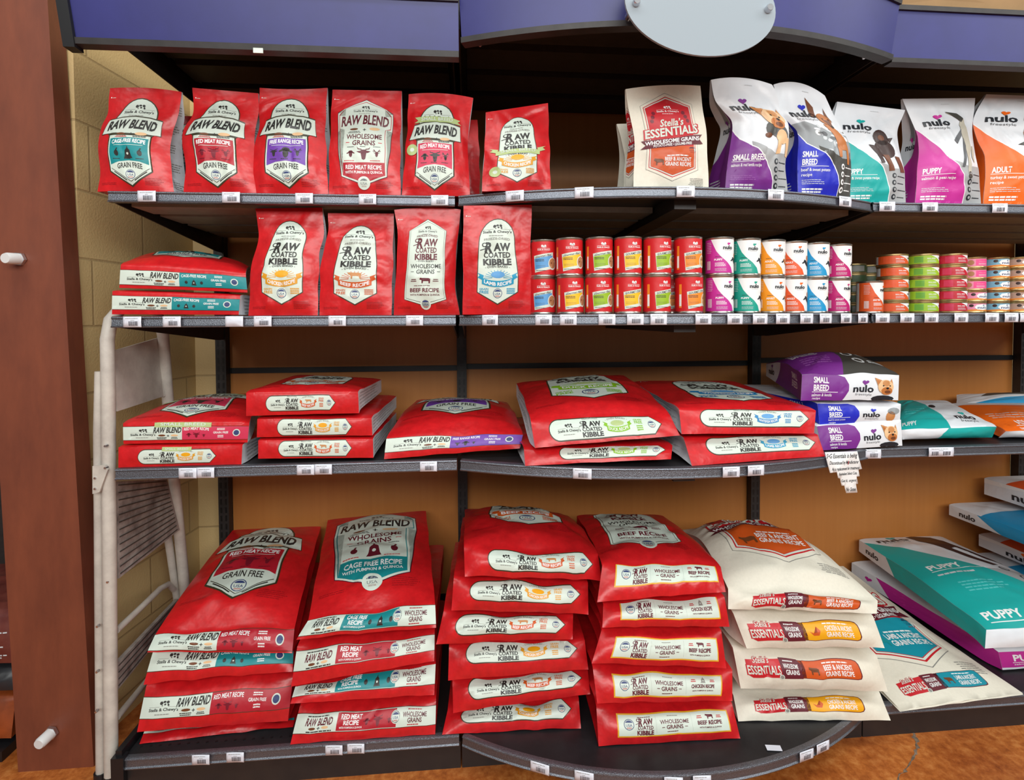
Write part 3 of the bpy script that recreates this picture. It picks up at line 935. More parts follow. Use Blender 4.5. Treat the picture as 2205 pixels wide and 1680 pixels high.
# white pouches with a swooping colour field and a dog
def yorkie(A, x, y, w, h, body=True):
    if body:
        A.ell(x + .1 * w, y - .32 * h, .42 * w, .26 * h, 'dgrey', 3, 16, -.3)
        A.ell(x - .2 * w, y - .3 * h, .2 * w, .2 * h, 'n_dark', 4, 12)
        A.ell(x + .22 * w, y - .5 * h, .24 * w, .22 * h, 'tan2', 4, 14)
        A.poly([(x + .02 * w, y - .52 * h), (x + .2 * w, y - .55 * h), (x + .2 * w, y - 1.0 * h), (x + .06 * w, y - 1.02 * h)], 'tan2', 5)
        A.poly([(x + .36 * w, y - .5 * h), (x + .52 * w, y - .5 * h), (x + .56 * w, y - 1.06 * h), (x + .44 * w, y - 1.04 * h)], 'tan2', 5)
        A.ell(x - .3 * w, y - .5 * h, .13 * w, .07 * h, 'brown', 5, 10)
    A.poly([(x - .42 * w, y + .1 * h), (x - .56 * w, y + .44 * h), (x - .2 * w, y + .34 * h), (x - .2 * w, y)], 'tan', 5)
    A.poly([(x - .4 * w, y + .14 * h), (x - .48 * w, y + .36 * h), (x - .27 * w, y + .28 * h)], 'fawn', 6)
    A.poly([(x + .22 * w, y + .2 * h), (x + .34 * w, y + .42 * h), (x + .4 * w, y + .14 * h)], 'tan', 5)
    A.ell(x, y + .06 * h, .42 * w, .3 * h, 'tan2', 6, 20)
    A.ell(x + .02 * w, y + .2 * h, .2 * w, .13 * h, 'tan', 7, 14)
    A.ell(x + .06 * w, y - .12 * h, .3 * w, .17 * h, 'fawn', 7, 16)
    A.ell(x + .1 * w, y - .16 * h, .16 * w, .07 * h, 'brown', 8, 14)
    A.ell(x + .08 * w, y - .01 * h, .075 * w, .045 * h, 'black', 9, 10)
    for d in (-.14, .22):
        A.ell(x + d * w, y + .1 * h, .045 * w, .03 * h, 'black', 9, 8)
def pinscher(A, x, y, w, h):
    A.poly([(x - .25 * w, y - .1 * h), (x + .1 * w, y - .1 * h), (x + .55 * w, y - .55 * h), (x + .62 * w, y - 1.15 * h), (x + .5 * w, y - 1.15 * h), (x + .44 * w, y - .8 * h), (x + .2 * w, y - .82 * h), (x + .2 * w, y - 1.0 * h), (x + .06 * w, y - 1.0 * h), (x - .06 * w, y - .55 * h)], 'fawn', 4)
    A.ell(x + .26 * w, y - .6 * h, .26 * w, .2 * h, 'fawn', 5, 14)
    A.poly([(x - .3 * w, y + .1 * h), (x - .5 * w, y + .12 * h), (x - .36 * w, y + .62 * h), (x - .16 * w, y + .4 * h)], 'brown', 4)
    A.poly([(x + .14 * w, y + .12 * h), (x + .3 * w, y + .44 * h), (x + .34 * w, y + .02 * h)], 'brown', 4)
    A.ell(x, y + .08 * h, .28 * w, .18 * h, 'fawn', 5, 16)
    A.poly([(x - .12 * w, y + .04 * h), (x + .22 * w, y + .06 * h), (x + .16 * w, y - .18 * h), (x + .06 * w, y - .22 * h)], 'brown', 6)
    A.ell(x + .12 * w, y - .16 * h, .07 * w, .05 * h, 'black', 7, 8)
    for d in (-.08, .18):
        A.ell(x + d * w, y + .08 * h, .04 * w, .025 * h, 'black', 7, 8)
def pup(A, x, y, w, h):
    A.ell(x, y + .3 * h, .26 * w, .28 * h, 'darkbrown', 4, 16, .2)
    A.ell(x + .06 * w, y - .1 * h, .38 * w, .3 * h, 'darkbrown', 4, 16)
    A.poly([(x + .2 * w, y + .3 * h), (x + .46 * w, y + .36 * h), (x + .3 * w, y + .14 * h)], 'darkbrown', 4)
    A.poly([(x - .3 * w, y), (x - .5 * w, y + .02 * h), (x - .3 * w, y - .3 * h), (x - .26 * w, y - .62 * h), (x - .14 * w, y - .6 * h), (x - .16 * w, y - .2 * h)], 'darkbrown', 5)
    for d in (.05, .5):
        A.poly([(x + (d - .14) * w, y - .3 * h), (x + (d + .06) * w, y - .3 * h), (x + (d + .2) * w, y - .8 * h), (x + (d - .02) * w, y - .84 * h)], 'brown', 5)
    A.ell(x - .02 * w, y + .28 * h, .12 * w, .1 * h, 'brown', 5, 10)
def hindlegs(A, x, y, w, h):
    A.poly([(x - .5 * w, y + .5 * h), (x - .1 * w, y + .46 * h), (x + .16 * w, y + .36 * h), (x + .26 * w, y + .1 * h), (x + .3 * w, y - .2 * h), (x + .16 * w, y - .34 * h), (x + .12 * w, y - .7 * h), (x - .02 * w, y - .7 * h),
            (x + .0 * w, y - .2 * h), (x - .1 * w, y + .12 * h), (x - .02 * w, y + .36 * h), (x - .3 * w, y + .44 * h)], 'lgrey', 4)
    A.poly([(x - .06 * w, y + .16 * h), (x - .5 * w, y - .06 * h), (x - .4 * w, y - .14 * h), (x - .12 * w, y + .02 * h)], 'dgrey', 5)
    A.poly([(x - .04 * w, y - .0 * h), (x - .16 * w, y - .3 * h), (x - .28 * w, y - .56 * h), (x - .16 * w, y - .56 * h), (x + .02 * w, y - .16 * h)], 'dgrey', 5)
    A.poly([(x - .5 * w, y + .52 * h), (x - .1 * w, y + .48 * h), (x + .14 * w, y + .38 * h), (x + .02 * w, y + .3 * h), (x - .3 * w, y + .44 * h)], 'n_dark', 5)
    A.ell(x + .06 * w, y - .72 * h, .1 * w, .04 * h, 'n_dark', 6, 10)
    A.ell(x + .36 * w, y - .3 * h, .07 * w, .16 * h, 'lgrey', 5, 10)
def shepherd(A, x, y, w, h):
    A.poly([(x - .3 * w, y + .4 * h), (x - .22 * w, y + .72 * h), (x - .06 * w, y + .44 * h)], 'fawn', 5)
    A.ell(x, y + .3 * h, .26 * w, .2 * h, 'fawn', 5, 14)
    A.poly([(x + .02 * w, y + .4 * h), (x + .5 * w, y + .3 * h), (x + .5 * w, y + .1 * h), (x + .1 * w, y + .14 * h)], 'n_dark', 6)
    A.poly([(x - .24 * w, y + .3 * h), (x + .14 * w, y + .2 * h), (x + .3 * w, y - .6 * h), (x - .1 * w, y - .8 * h), (x - .3 * w, y - .5 * h), (x - .5 * w, y - .3 * h)], 'fawn', 4)
    A.poly([(x + .0 * w, y + .1 * h), (x + .2 * w, y - .6 * h), (x, y - .7 * h), (x - .1 * w, y - .2 * h)], 'tan2', 5)
    A.poly([(x - .26 * w, y - .1 * h), (x - .7 * w, y - .28 * h), (x - .3 * w, y - .3 * h)], 'n_dark', 5)
DOG = {'n_purple': yorkie, 'n_blue': pinscher, 'n_teal': pup, 'n_pink': hindlegs, 'n_orange': shepherd}
def nulo_logo(A, cx, cy, w, h, heart, lay=4, sub=True, slope=0.0):
    A.heart(cx + .1 * w, cy + .62 * h, .17 * w, .3 * h, heart, lay)
    A.text('nulo', cx, cy, w, .75 * h, 'n_black', lay, bold=.03, slope=slope)
    if sub:
        A.text('freestyle', cx + .03 * w, cy - .62 * h, .8 * w, .3 * h, 'dgrey', lay, bold=-.004, slope=slope)
def art_nulo(col, l1, l2, l3, grey='n_grey', scenery=False, low=False):
    """l1: list of headline words; low: the colour field starts lower on the left"""
    A = Art()
    if scenery:
        A.poly([(0, .62), (.25, .66), (.6, .55), (1, .58), (1, .3), (.3, .3), (0, .45)], 'washd', 0)
        for k in range(26):
            r = random.Random(k)
            A.ell(r.uniform(.25, .98), r.uniform(.34, .62), r.uniform(.02, .07), r.uniform(.008, .028), r.choice(['wash', 'dgrey', 'white', 'white_film']), 1, 9)
    A.poly([(.3, .42), (.55, .37), (.75, .33), (1, .34), (1, 0), (.55, 0)], grey, 1)
    sw = [(0, .53), (.06, .485), (.12, .445), (.3, .39), (.4, .36), (.48, .325), (.6, .26), (.68, .18), (.72, .1), (.73, 0)] if low else \
        [(0, .70), (.08, .65), (.19, .57), (.3, .5), (.4, .43), (.49, .385), (.57, .33), (.64, .25), (.69, .15), (.705, 0)]
    A.poly([(0, 0)] + sw[::-1], 'white', 2)
    A.poly([(0, 0)] + [(x - .012, y - .006) if x > 0 else (x, y - .01) for x, y in sw[::-1]], col, 3)
    nulo_logo(A, .34, .745, .42, .095, col)
    DOG[col](A, *{'n_purple': (.72, .63, .5, .3), 'n_blue': (.66, .68, .42, .34), 'n_teal': (.66, .55, .46, .3), 'n_pink': (.74, .6, .42, .5), 'n_orange': (.78, .6, .5, .34)}[col])
    y = .285 + .062 * (len(l1) - 1)
    for t in l1:
        A.text(t, .06 + .0225 * len(t), y, .045 * len(t), .05, 'white', 5, bold=.03)
        y -= .066
    y0 = y + .033
    A.line(.05, y0, .48, y0, .004, 'white', 5)
    A.text(l2, .28, y0 - .034, .46, .034, 'white', 5, bold=.012)
    if l3:
        A.text(l3, .13, y0 - .077, .15, .032, 'white', 5, bold=.012)
    A.micro(.06, .10, .46, .145, 3, 'fadepurple' if col == 'n_purple' else 'wash', 5, 4, .3)
    A.micro(.06, .03, .46, .075, 2, 'white', 5, 5, .6)
    dk = 'n_black' if grey == 'n_grey' else 'white'
    for k in range(4):
        y = .26 - .068 * k
        A.ell(.77, y, .036, .026, dk, 4, 14)
        A.ell(.775, y, .018, .013, grey, 5, 8)
        A.micro(.83, y - .008, .99, y + .008, 1, dk, 4, k)
    A.micro(.5, .935, .62, .945, 1, 'wash', 3, 2)
    return A
def e_nulo(col, l1, l2, l3, dog=True):
    A = Art(3.4)
    A.poly([(0, 0), (0, 1), (.36, 1), (.43, .9), (.47, .6), (.47, .35), (.42, 0)], col, 1)
    wd = l1.split(' ')
    for k, t in enumerate(wd):
        A.text(t, .19, .78 - .3 * k if len(wd) > 1 else .62, .15, .24, 'white', 2, bold=.03)
    A.line(.1, .32, .36, .32, .02, 'white', 2)
    A.text(l2, .2, .21, .2, .11, 'white', 2)
    if l3:
        A.text(l3, .15, .07, .08, .1, 'white', 2)
    nulo_logo(A, .62, .42, .21, .36, col, 2)
    if dog and col == 'n_purple':
        A.ell(.83, .06, .12, .12, 'n_black', 1, 12)
        yorkie(A, .85, .46, .2, .9, False)
    elif dog:
        A.ell(.86, .3, .06, .3, 'tan', 1, 12)
        A.ell(.9, .6, .08, .2, 'washd', 1, 12)
    return A
def a_side(col='greyprint', seed=1):
    A = Art()
    for k in range(5):
        A.micro(.08, .06 + .18 * k, .92, .15 + .18 * k, 4, col, 0, seed + k, .4)
    return A
AR = {}
def art(key):
    if key not in AR:
        k = key.split('.')
        AR[key] = {'rb': art_rawblend, 'rw': art_rawwhole, 'cw': art_coatwhole, 'es': art_ess, 'Erb': e_raw, 'Erw': e_whole, 'Ecw': e_coatwhole, 'Ees': e_ess}.get(k[0], lambda q: None)(*k[1:2]) if k[0] in ('rb', 'rw', 'cw', 'es', 'Erw', 'Ecw', 'Ees') else \
            (e_raw(k[1], k[1] == 'small') if k[0] == 'Erb' else art_coated(k[1], len(k) > 2) if k[0] == 'rc' else e_coat(k[1], len(k) > 2) if k[0] == 'Erc' else a_side(*k[1:2]))
    return AR[key]
# ------------------------------------------------------------------ setting
XJ = [0.0, 0.914, 2.133, 3.352]
D = 0.632
mat('fixture', (58, 55, 55), 0.5, 0.35, noise=0.25, nscale=30)
mat('rib', (158, 150, 140), 0.5, 0.3, noise=0.2, nscale=25)
mat('hammertone', (126, 129, 138), 0.34, 0.8, noise=0.45, nscale=520, bump=0.5, bscale=420)
mat('blackplastic', (24, 24, 27), 0.4)
mat('deckblack', (44, 43, 46), 0.42, 0.3, noise=0.3, nscale=18)
mat('kick', (30, 27, 28), 0.5, noise=0.5, nscale=14, rgb2=(44, 38, 36))
mat('blue_panel', (44, 45, 114), 0.42, noise=0.16, nscale=7, spec=0.5)
mat('oval_grey', (146, 157, 166), 0.5)
mat('chrome', (210, 210, 214), 0.22, 0.95)
mat('post_paint', (128, 68, 46), 0.5, noise=0.3, nscale=5, bump=0.2, bscale=12, stretch=(2, 2, 0.6), rgb2=(108, 56, 40))
mat('cap_white', (226, 226, 226), 0.4)
mat('ladder_paint', (206, 200, 190), 0.45, noise=0.15, nscale=14, rgb2=(180, 172, 164))
mat('tread', (168, 160, 154), 0.55, noise=0.4, nscale=22, rgb2=(110, 100, 96))
mat('kraft', (176, 140, 98), 0.7, noise=0.12, nscale=12)
mat('paper', (236, 236, 236), 0.7)
mat('penink', (40, 40, 46), 0.7)
mat('penred', (190, 40, 50), 0.7)
def node_mat(name):
    m = bpy.data.materials.new(name)
    m.use_nodes = True
    MATS[name] = m
    nt = m.node_tree
    return m, nt, nt.nodes['Principled BSDF'], nt.nodes.new('ShaderNodeTexCoord')
# painted block wall: courses 0.2 m
def block_mat(name, axis):
    m, nt, b, tc = node_mat(name)
    sep = nt.nodes.new('ShaderNodeSeparateXYZ')
    cmb = nt.nodes.new('ShaderNodeCombineXYZ')
    nt.links.new(tc.outputs['Object'], sep.inputs[0])
    nt.links.new(sep.outputs[axis], cmb.inputs[0])
    nt.links.new(sep.outputs[2], cmb.inputs[1])
    mp = nt.nodes.new('ShaderNodeMapping')
    mp.inputs['Location'].default_value = (-0.01, -0.0675, 0)
    nt.links.new(cmb.outputs[0], mp.inputs[0])
    br = nt.nodes.new('ShaderNodeTexBrick')
    br.inputs['Scale'].default_value = 1.0
    br.inputs['Brick Width'].default_value = 0.4
    br.inputs['Row Height'].default_value = 0.2
    br.inputs['Mortar Size'].default_value = 0.004
    br.inputs['Mortar Smooth'].default_value = 0.4
    br.inputs['Color1'].default_value = (*lin((214, 186, 132)), 1)
    br.inputs['Color2'].default_value = (*lin((206, 178, 126)), 1)
    br.inputs['Mortar'].default_value = (*lin((182, 156, 110)), 1)
    nt.links.new(mp.outputs[0], br.inputs[0])
    nt.links.new(br.outputs['Color'], b.inputs['Base Color'])
    b.inputs['Roughness'].default_value = 0.6
    n = nt.nodes.new('ShaderNodeTexNoise')
    n.inputs['Scale'].default_value = 160
    nt.links.new(tc.outputs['Object'], n.inputs['Vector'])
    mx = nt.nodes.new('ShaderNodeMath')
    mx.operation = 'MULTIPLY_ADD'
    mx.inputs[1].default_value = -2.5
    nt.links.new(br.outputs['Fac'], mx.inputs[0])
    nt.links.new(n.outputs['Fac'], mx.inputs[2])
    bp = nt.nodes.new('ShaderNodeBump')
    bp.inputs['Strength'].default_value = 0.5
    bp.inputs['Distance'].default_value = 0.002
    nt.links.new(mx.outputs[0], bp.inputs['Height'])
    nt.links.new(bp.outputs[0], b.inputs['Normal'])
block_mat('block_y', 1)
block_mat('block_x', 0)
# brown laminated panel with faint vertical grain
m, nt, b, tc = node_mat('laminate')
mp = nt.nodes.new('ShaderNodeMapping')
mp.inputs['Scale'].default_value = (38, 38, 1.2)
n = nt.nodes.new('ShaderNodeTexNoise')
n.inputs['Scale'].default_value = 1.6
n.inputs['Detail'].default_value = 4
r = nt.nodes.new('ShaderNodeValToRGB')
r.color_ramp.elements[0].position = 0.25
r.color_ramp.elements[1].position = 0.75
r.color_ramp.elements[0].color = (*lin((186, 118, 58)), 1)
r.color_ramp.elements[1].color = (*lin((192, 124, 62)), 1)
nt.links.new(tc.outputs['Object'], mp.inputs[0])
nt.links.new(mp.outputs[0], n.inputs['Vector'])
nt.links.new(n.outputs['Fac'], r.inputs[0])
nt.links.new(r.outputs[0], b.inputs['Base Color'])
b.inputs['Roughness'].default_value = 0.42
# stained concrete floor with a crack
m, nt, b, tc = node_mat('concrete')
def noise(sc, det=6, rough=0.6):
    q = nt.nodes.new('ShaderNodeTexNoise')
    q.inputs['Scale'].default_value = sc
    q.inputs['Detail'].default_value = det
    q.inputs['Roughness'].default_value = rough
    nt.links.new(tc.outputs['Object'], q.inputs['Vector'])
    return q
def ramp(src, stops):
    q = nt.nodes.new('ShaderNodeValToRGB')
    while len(q.color_ramp.elements) < len(stops):
        q.color_ramp.elements.new(0.5)
    for e, (p, c) in zip(q.color_ramp.elements, stops):
        e.position = p
        e.color = (*lin(c), 1)
    nt.links.new(src, q.inputs[0])
    return q
n1, n2 = noise(34, 8, 0.72), noise(5, 5)
r1 = ramp(n1.outputs['Fac'], [(0.3, (150, 78, 32)), (0.5, (196, 114, 52)), (0.7, (226, 152, 84))])
r2 = ramp(n2.outputs['Fac'], [(0.35, (190, 160, 140)), (0.65, (255, 255, 255))])
mx = nt.nodes.new('ShaderNodeMix')
mx.data_type = 'RGBA'
mx.blend_type = 'MULTIPLY'
mx.inputs['Factor'].default_value = 0.8
nt.links.new(r1.outputs[0], mx.inputs['A'])
nt.links.new(r2.outputs[0], mx.inputs['B'])
nt.links.new(mx.outputs['Result'], b.inputs['Base Color'])
b.inputs['Roughness'].default_value = 0.38
bp = nt.nodes.new('ShaderNodeBump')
bp.inputs['Strength'].default_value = 0.2
bp.inputs['Distance'].default_value = 0.003
nt.links.new(n1.outputs['Fac'], bp.inputs['Height'])
nt.links.new(bp.outputs[0], b.inputs['Normal'])
mat('crackdark', (70, 56, 46), 0.8, noise=0.5, nscale=60, rgb2=(150, 130, 112))

def struct(o):
    o['kind'] = 'structure'
    return o
fl = struct(MB().box((-3.0, -5.0, -0.05), (6.0, 1.6, 0.0)).build('floor', 'concrete', origin=(0, 0, 0)))
XWF, XWB = float(P(166, 420, .165)[0]), float(P(416, 560, D + .03)[0])
w = struct(MB().hexa([(-.34, .165, 0), (XWF, .165, 0), (XWB, D + .03, 0), (-.34, D + .03, 0), (-.34, .165, 3.3), (XWF, .165, 3.3), (XWB, D + .03, 3.3), (-.34, D + .03, 3.3)]).build('wall_left', 'block_y', origin=(0, 0, 0)))
w = struct(MB().box((-0.34, D + 0.03, 0.0), (4.6, D + 0.15, 3.3)).build('wall_back', 'block_x', origin=(0, 0, 0)))
# crack in the floor: a shallow ragged strip
rs = random.Random(4)
cp = [(1946, 1574), (1968, 1580), (1975, 1602), (1970, 1625), (1958, 1648), (1938, 1672), (1918, 1692), (1890, 1730)]
pts = []
for i in range(len(cp) - 1):
    for k in range(5):
        t = k / 5
        p = PZ(cp[i][0] * (1 - t) + cp[i + 1][0] * t, cp[i][1] * (1 - t) + cp[i + 1][1] * t, 0.0)
        pts.append((p[0] + rs.uniform(-.005, .005), p[1] + rs.uniform(-.004, .004)))
v, f = [], []
for i, (x, y) in enumerate(pts):
    wd_ = rs.uniform(.003, .0075) * (0.5 if i < 6 else 1)
    v += [(x - wd_, y, 0.0006), (x + wd_, y + .002, 0.0006), (x - wd_, y, -0.01), (x + wd_, y + .002, -0.01)]
for i in range(len(pts) - 1):
    a = 4 * i
    f += [(a, a + 1, a + 5, a + 4), (a, a + 4, a + 6, a + 2), (a + 1, a + 3, a + 7, a + 5)]
struct(mk('floor_crack', v, f, 'crackdark', parent=None))

# ------------------------------------------------------------------ gondola shelving
ZL = {0: 0.0727, 3: 0.8606, 2: 1.2654, 1: 1.5946}          # underside of each price lip
LIP = 0.030
ZS = {k: z + LIP for k, z in ZL.items()}                    # shelf surface
XC = (XJ[1] + XJ[2]) / 2
def yfront(x, sec, lv=1):
    if sec != 1:
        return 0.0
    sag = 0.137 if lv else 0.180
    rad = (XJ[2] - XJ[1]) ** 2 / (8 * sag) + sag / 2
    return -(math.sqrt(rad ** 2 - (x - XC) ** 2) - (rad - sag))
def front_path(sec, lv, n=36, inset=0.006):
    x0, x1 = XJ[sec] + inset, XJ[sec + 1] - inset
    if sec != 1:
        return [(x0, 0.0), (x1, 0.0)]
    return [(x0 + (x1 - x0) * k / n, yfront(x0 + (x1 - x0) * k / n, 1, lv)) for k in range(n + 1)]
def sweep(mb, path, prof, m=0):
    """sweep a closed (outward, z) profile along a plan path"""
    n = len(prof)
    v, f = [], []
    for i, (x, y) in enumerate(path):
        a, c = path[max(i - 1, 0)], path[min(i + 1, len(path) - 1)]
        tx, ty = c[0] - a[0], c[1] - a[1]
        l = math.hypot(tx, ty)
        ox, oy = ty / l, -tx / l
        v += [(x + ox * o, y + oy * o, z) for o, z in prof]
    for i in range(len(path) - 1):
        for k in range(n):
            f.append((i * n + k, (i + 1) * n + k, (i + 1) * n + (k + 1) % n, i * n + (k + 1) % n))
    f.append(tuple(range(n)))
    f.append(tuple((len(path) - 1) * n + k for k in range(n - 1, -1, -1)))
    return mb.add(v, f, m)
def slab(mb, path, yb, z0, z1, m=0):
    n = len(path)
    v = [(x, y, z0) for x, y in path] + [(x, yb, z0) for x, y in path] + [(x, y, z1) for x, y in path] + [(x, yb, z1) for x, y in path]
    f = []
    for i in range(n - 1):
        f += [(i, n + i, n + i + 1, i + 1), (2 * n + i, 2 * n + i + 1, 3 * n + i + 1, 3 * n + i), (i, i + 1, 2 * n + i + 1, 2 * n + i), (n + i, 3 * n + i, 3 * n + i + 1, n + i + 1)]
    f += [(0, 2 * n, 3 * n, n), (n - 1, 2 * n - 1, 4 * n - 1, 3 * n - 1)]
    return mb.add(v, f, m)
SECN = ['left', 'bow-fronted middle', 'right']
LVN = {0: 'bottom', 3: 'third', 2: 'second', 1: 'top'}
def shelf(sec, lv):
    x0, x1 = XJ[sec], XJ[sec + 1]
    zb, zt = ZL[lv], ZS[lv]
    deep = D - 0.035
    ro = root('shelf' if lv else 'base_shelf', f'dark metal {LVN[lv]} shelf with price lip in the {SECN[sec]} bay', 'shelf', ((x0 + x1) / 2, deep / 2, zb), 'gondola shelves')
    path = front_path(sec, lv)
    d = MB()
    slab(d, path, deep, zt - 0.012, zt - 0.0015)
    d.build('deck', 'deckblack', ro)
    prof = [(-.010, zt), (.001, zt), (.005, zt - .002), (.006, zt - .005), (.003, zt - .008), (.0045, zb + .006), (.008, zb + .003), (.007, zb), (-.010, zb)]
    l = MB()
    sweep(l, path, prof[::-1])
    l.build('price_lip', 'hammertone', ro, True, 30)
    if lv:
        r_ = MB()
        for y0, y1 in ((0.05, 0.15), (0.18, 0.30), (0.33, 0.45), (0.47, 0.58)):
            if sec == 1:
                for a, c in ((x0 + .03, XC - .035), (XC + .035, x1 - .03)):
                    r_.box((a, y0, zt - 0.030), (c, y1, zt - 0.013))
            else:
                r_.box((x0 + .03, y0, zt - 0.030), (x1 - .03, y1, zt - 0.013))
        r_.build('stiffening_rib', 'rib', ro)
        if sec == 1:
            MB().box((XC - .03, -0.10, zt - 0.05), (XC + .03, deep, zt - 0.0125)).build('centre_brace', 'fixture', ro)
        for xx in (x0 + .012, x1 - .016):
            b_ = MB()
            pr = [(0.0, zb + .001), (0.0, zt - .013), (deep, zt - .013), (deep, zb - .055), (deep - .05, zb - .055)]
            v = [(xx, y, z) for y, z in pr] + [(xx + .004, y, z) for y, z in pr]
            b_.add(v, [(0, 1, 2, 3, 4), (9, 8, 7, 6, 5)] + [(i, (i + 1) % 5 + 0, (i + 1) % 5 + 5, i + 5) for i in range(5)])
            b_.build('bracket', 'fixture', ro)
    else:
        k = MB().box((x0 + .002, 0.004, 0.0), (x1 - .002, 0.016, zb + .004))
        k.build('kick_plate', 'kick', ro)
        h = MB()
        for row, yy in enumerate((0.035, 0.075)):
            for i in range(int((x1 - x0 - .06) / .025)):
                xx = x0 + .03 + .025 * i + (0.0125 if row else 0)
                h.lathe([(.0035, 0), (.0035, .0007)], (xx, yy, zt - .0014), 8)
        if sec == 0:
            h.build('perforation', 'black', ro)
    return ro
for sec in (0, 1, 2):
    for lv in (0, 3, 2, 1):
        s_ = shelf(sec, lv)
        if sec == 0 and lv == 0:
            MB().box((-0.012, -0.004, 0.05), (0.004, D - 0.04, 0.125)).box((-0.02, -0.012, 0.035), (0.012, 0.012, 0.11)).build('side_rail', 'blackplastic', s_)

# slotted uprights
UPN = ['at the left end of the shelving', 'between left and middle bays', 'between middle and right bays', 'at the right edge of the photo']
for k, x in enumerate(XJ):
    ro = root('upright', f'black slotted steel upright {UPN[k]}', 'upright', (x, D - 0.02, 0), 'slotted uprights')
    MB().box((x - .019, D - .034, 0.0), (x + .019, D, 2.25)).build('column', 'fixture', ro)
    s_ = MB()
    for i in range(62):
        z = 0.16 + i * 0.032
        for dx in (-.009, .009):
            s_.box((x + dx - .0035, D - .0346, z), (x + dx + .0035, D - .0338, z + .022))
    s_.build('slot_row', 'black', ro)
# brown back panels, one lower and one upper per bay, with a black joint strip between
PN = ['left', 'middle', 'right']
for sec in (0, 1, 2):
    x0, x1 = XJ[sec] + .019, XJ[sec + 1] - .019
    zj = (1.078, 1.083, 1.093)[sec]
    ro = root('backboard', f'brown laminate backboard of the {PN[sec]} bay with black joint strip', 'backboard', ((x0 + x1) / 2, D + .008, 0), 'backboards')
    for za, zc in ((.17, zj), (zj + .021, 2.2)):
        MB().box((x0, D + .002, za), (x1, D + .014, zc)).build('back_panel', 'laminate', ro)
    MB().box((x0, D - .004, zj), (x1, D + .014, zj + .021)).build('joint_strip', 'blackplastic', ro)
    MB().box((x0, D - .004, .0), (x1, D + .014, .17)).build('plinth_strip', 'blackplastic', ro)
# canopy decks over the top
for sec in (0, 1, 2):
    x0, x1 = XJ[sec], XJ[sec + 1]
    ro = root('canopy_deck', f'dark ribbed canopy deck over the {PN[sec]} bay', 'canopy', ((x0 + x1) / 2, .25, 2.11), 'canopy decks')
    d = MB().box((x0, -.1, 2.115), (x1, D, 2.125))
    d.build('deck', 'fixture', ro)
    r_ = MB()
    for y0, y1 in ((-.04, .08), (.12, .24), (.28, .40), (.44, .56)):
        r_.box((x0 + .03, y0, 2.09), (x1 - .03, y1, 2.114))
    r_.build('stiffening_rib', 'fixture', ro)
    for xx in (x0 + .008, x1 - .012):
        MB().box((xx, -.09, 2.03), (xx + .004, D - .036, 2.114)).build('bracket', 'fixture', ro)
# blue header signs
def header(sec, label, path, z0, h, tilt, trim):
    ro = root('header_sign', label, 'sign', ((path[0][0] + path[-1][0]) / 2, path[0][1], z0), 'blue header signs')
    def prof(a, c, o0, o1):
        f = lambda t: tilt * t / h
        return [(o0 + f(a), z0 + a), (o1 + f(a), z0 + a), (o1 + f(c), z0 + c), (o0 + f(c), z0 + c)]
    m1 = MB()
    sweep(m1, path, prof(trim, h - trim, -.006, 0))
    m1.build('blue_face', 'blue_panel', ro, True, 30)
    for a, c, nm in ((0, trim, 'bottom_trim'), (h - trim, h, 'top_trim')):
        m2 = MB()
        sweep(m2, path, prof(a, c, -.022, .006))
        m2.build(nm, 'fixture', ro, True, 30)
    m3 = MB()
    sweep(m3, path, prof(trim, h - trim, -.020, -.007))
    m3.build('backing', 'blackplastic', ro)
    return ro
hl = header(0, 'flat blue header sign over the left bay', [(0.013, -.11), (0.924, -.112)], 1.945, .138, .028, .014)
v0 = np.array([.013, -.11, 1.94])
MB().hexa([(-.012, -.118, 1.936), (.014, -.118, 1.936), (.014, -.088, 1.936), (-.012, -.088, 1.936), (-.012, -.146, 2.082), (.014, -.146, 2.082), (.014, -.116, 2.082), (-.012, -.116, 2.082)]).build('end_cap', 'blackplastic', hl)
xa, xb = 0.932, 2.088
pm = [(xa + (xb - xa) * k / 30, -.118 - .115 * (1 - ((k / 15) - 1) ** 2)) for k in range(31)]
header(1, 'curved blue header sign behind the oval plate', pm, 1.978, .15, .022, .013)
header(2, 'flat blue header sign over the right bay', [(2.092, -.112), (3.35, -.112)], 1.975, .145, .015, .012)
o = MB().box((0.424, -.119, 1.937), (0.447, -.1165, 1.949)).build('sticker', 'cream')
tag(o, 'small cream sticker on the bottom edge of the left blue header', 'sticker')
# oval plate on stand-offs
Yo = -.292
c0 = P(1510, 12, Yo)
k_ = (c0[1] - CAM[1]) / FPX
ro = root('oval_sign', 'blank pale grey oval plate fixed on the blue header', 'sign', c0)
n = 64
roll = .05
pts = [(c0[0] + 166 * k_ * 1.03 * math.cos(2 * math.pi * i / n), c0[2] + 108 * k_ * math.sin(2 * math.pi * i / n) - 8 * k_ * math.cos(2 * math.pi * i / n)) for i in range(n)]
v = [(x, Yo, z) for x, z in pts] + [(x, Yo + .006, z) for x, z in pts]
mk('plate', v, [tuple(range(n)), tuple(range(2 * n - 1, n - 1, -1))] + [(i, i + n, (i + 1) % n + n, (i + 1) % n) for i in range(n)], 'oval_grey', None, ro)
for u_, v_ in ((1369, 7), (1653, 21)):
    p = P(u_, v_, Yo)
    m1 = MB().tube([p + np.array([0, .055, 0]), p + np.array([0, -.008, 0]), p + np.array([0, -.012, 0])], [.0085, .0085, .007], 18)
    m1.build('standoff', 'chrome', ro, True, 40)
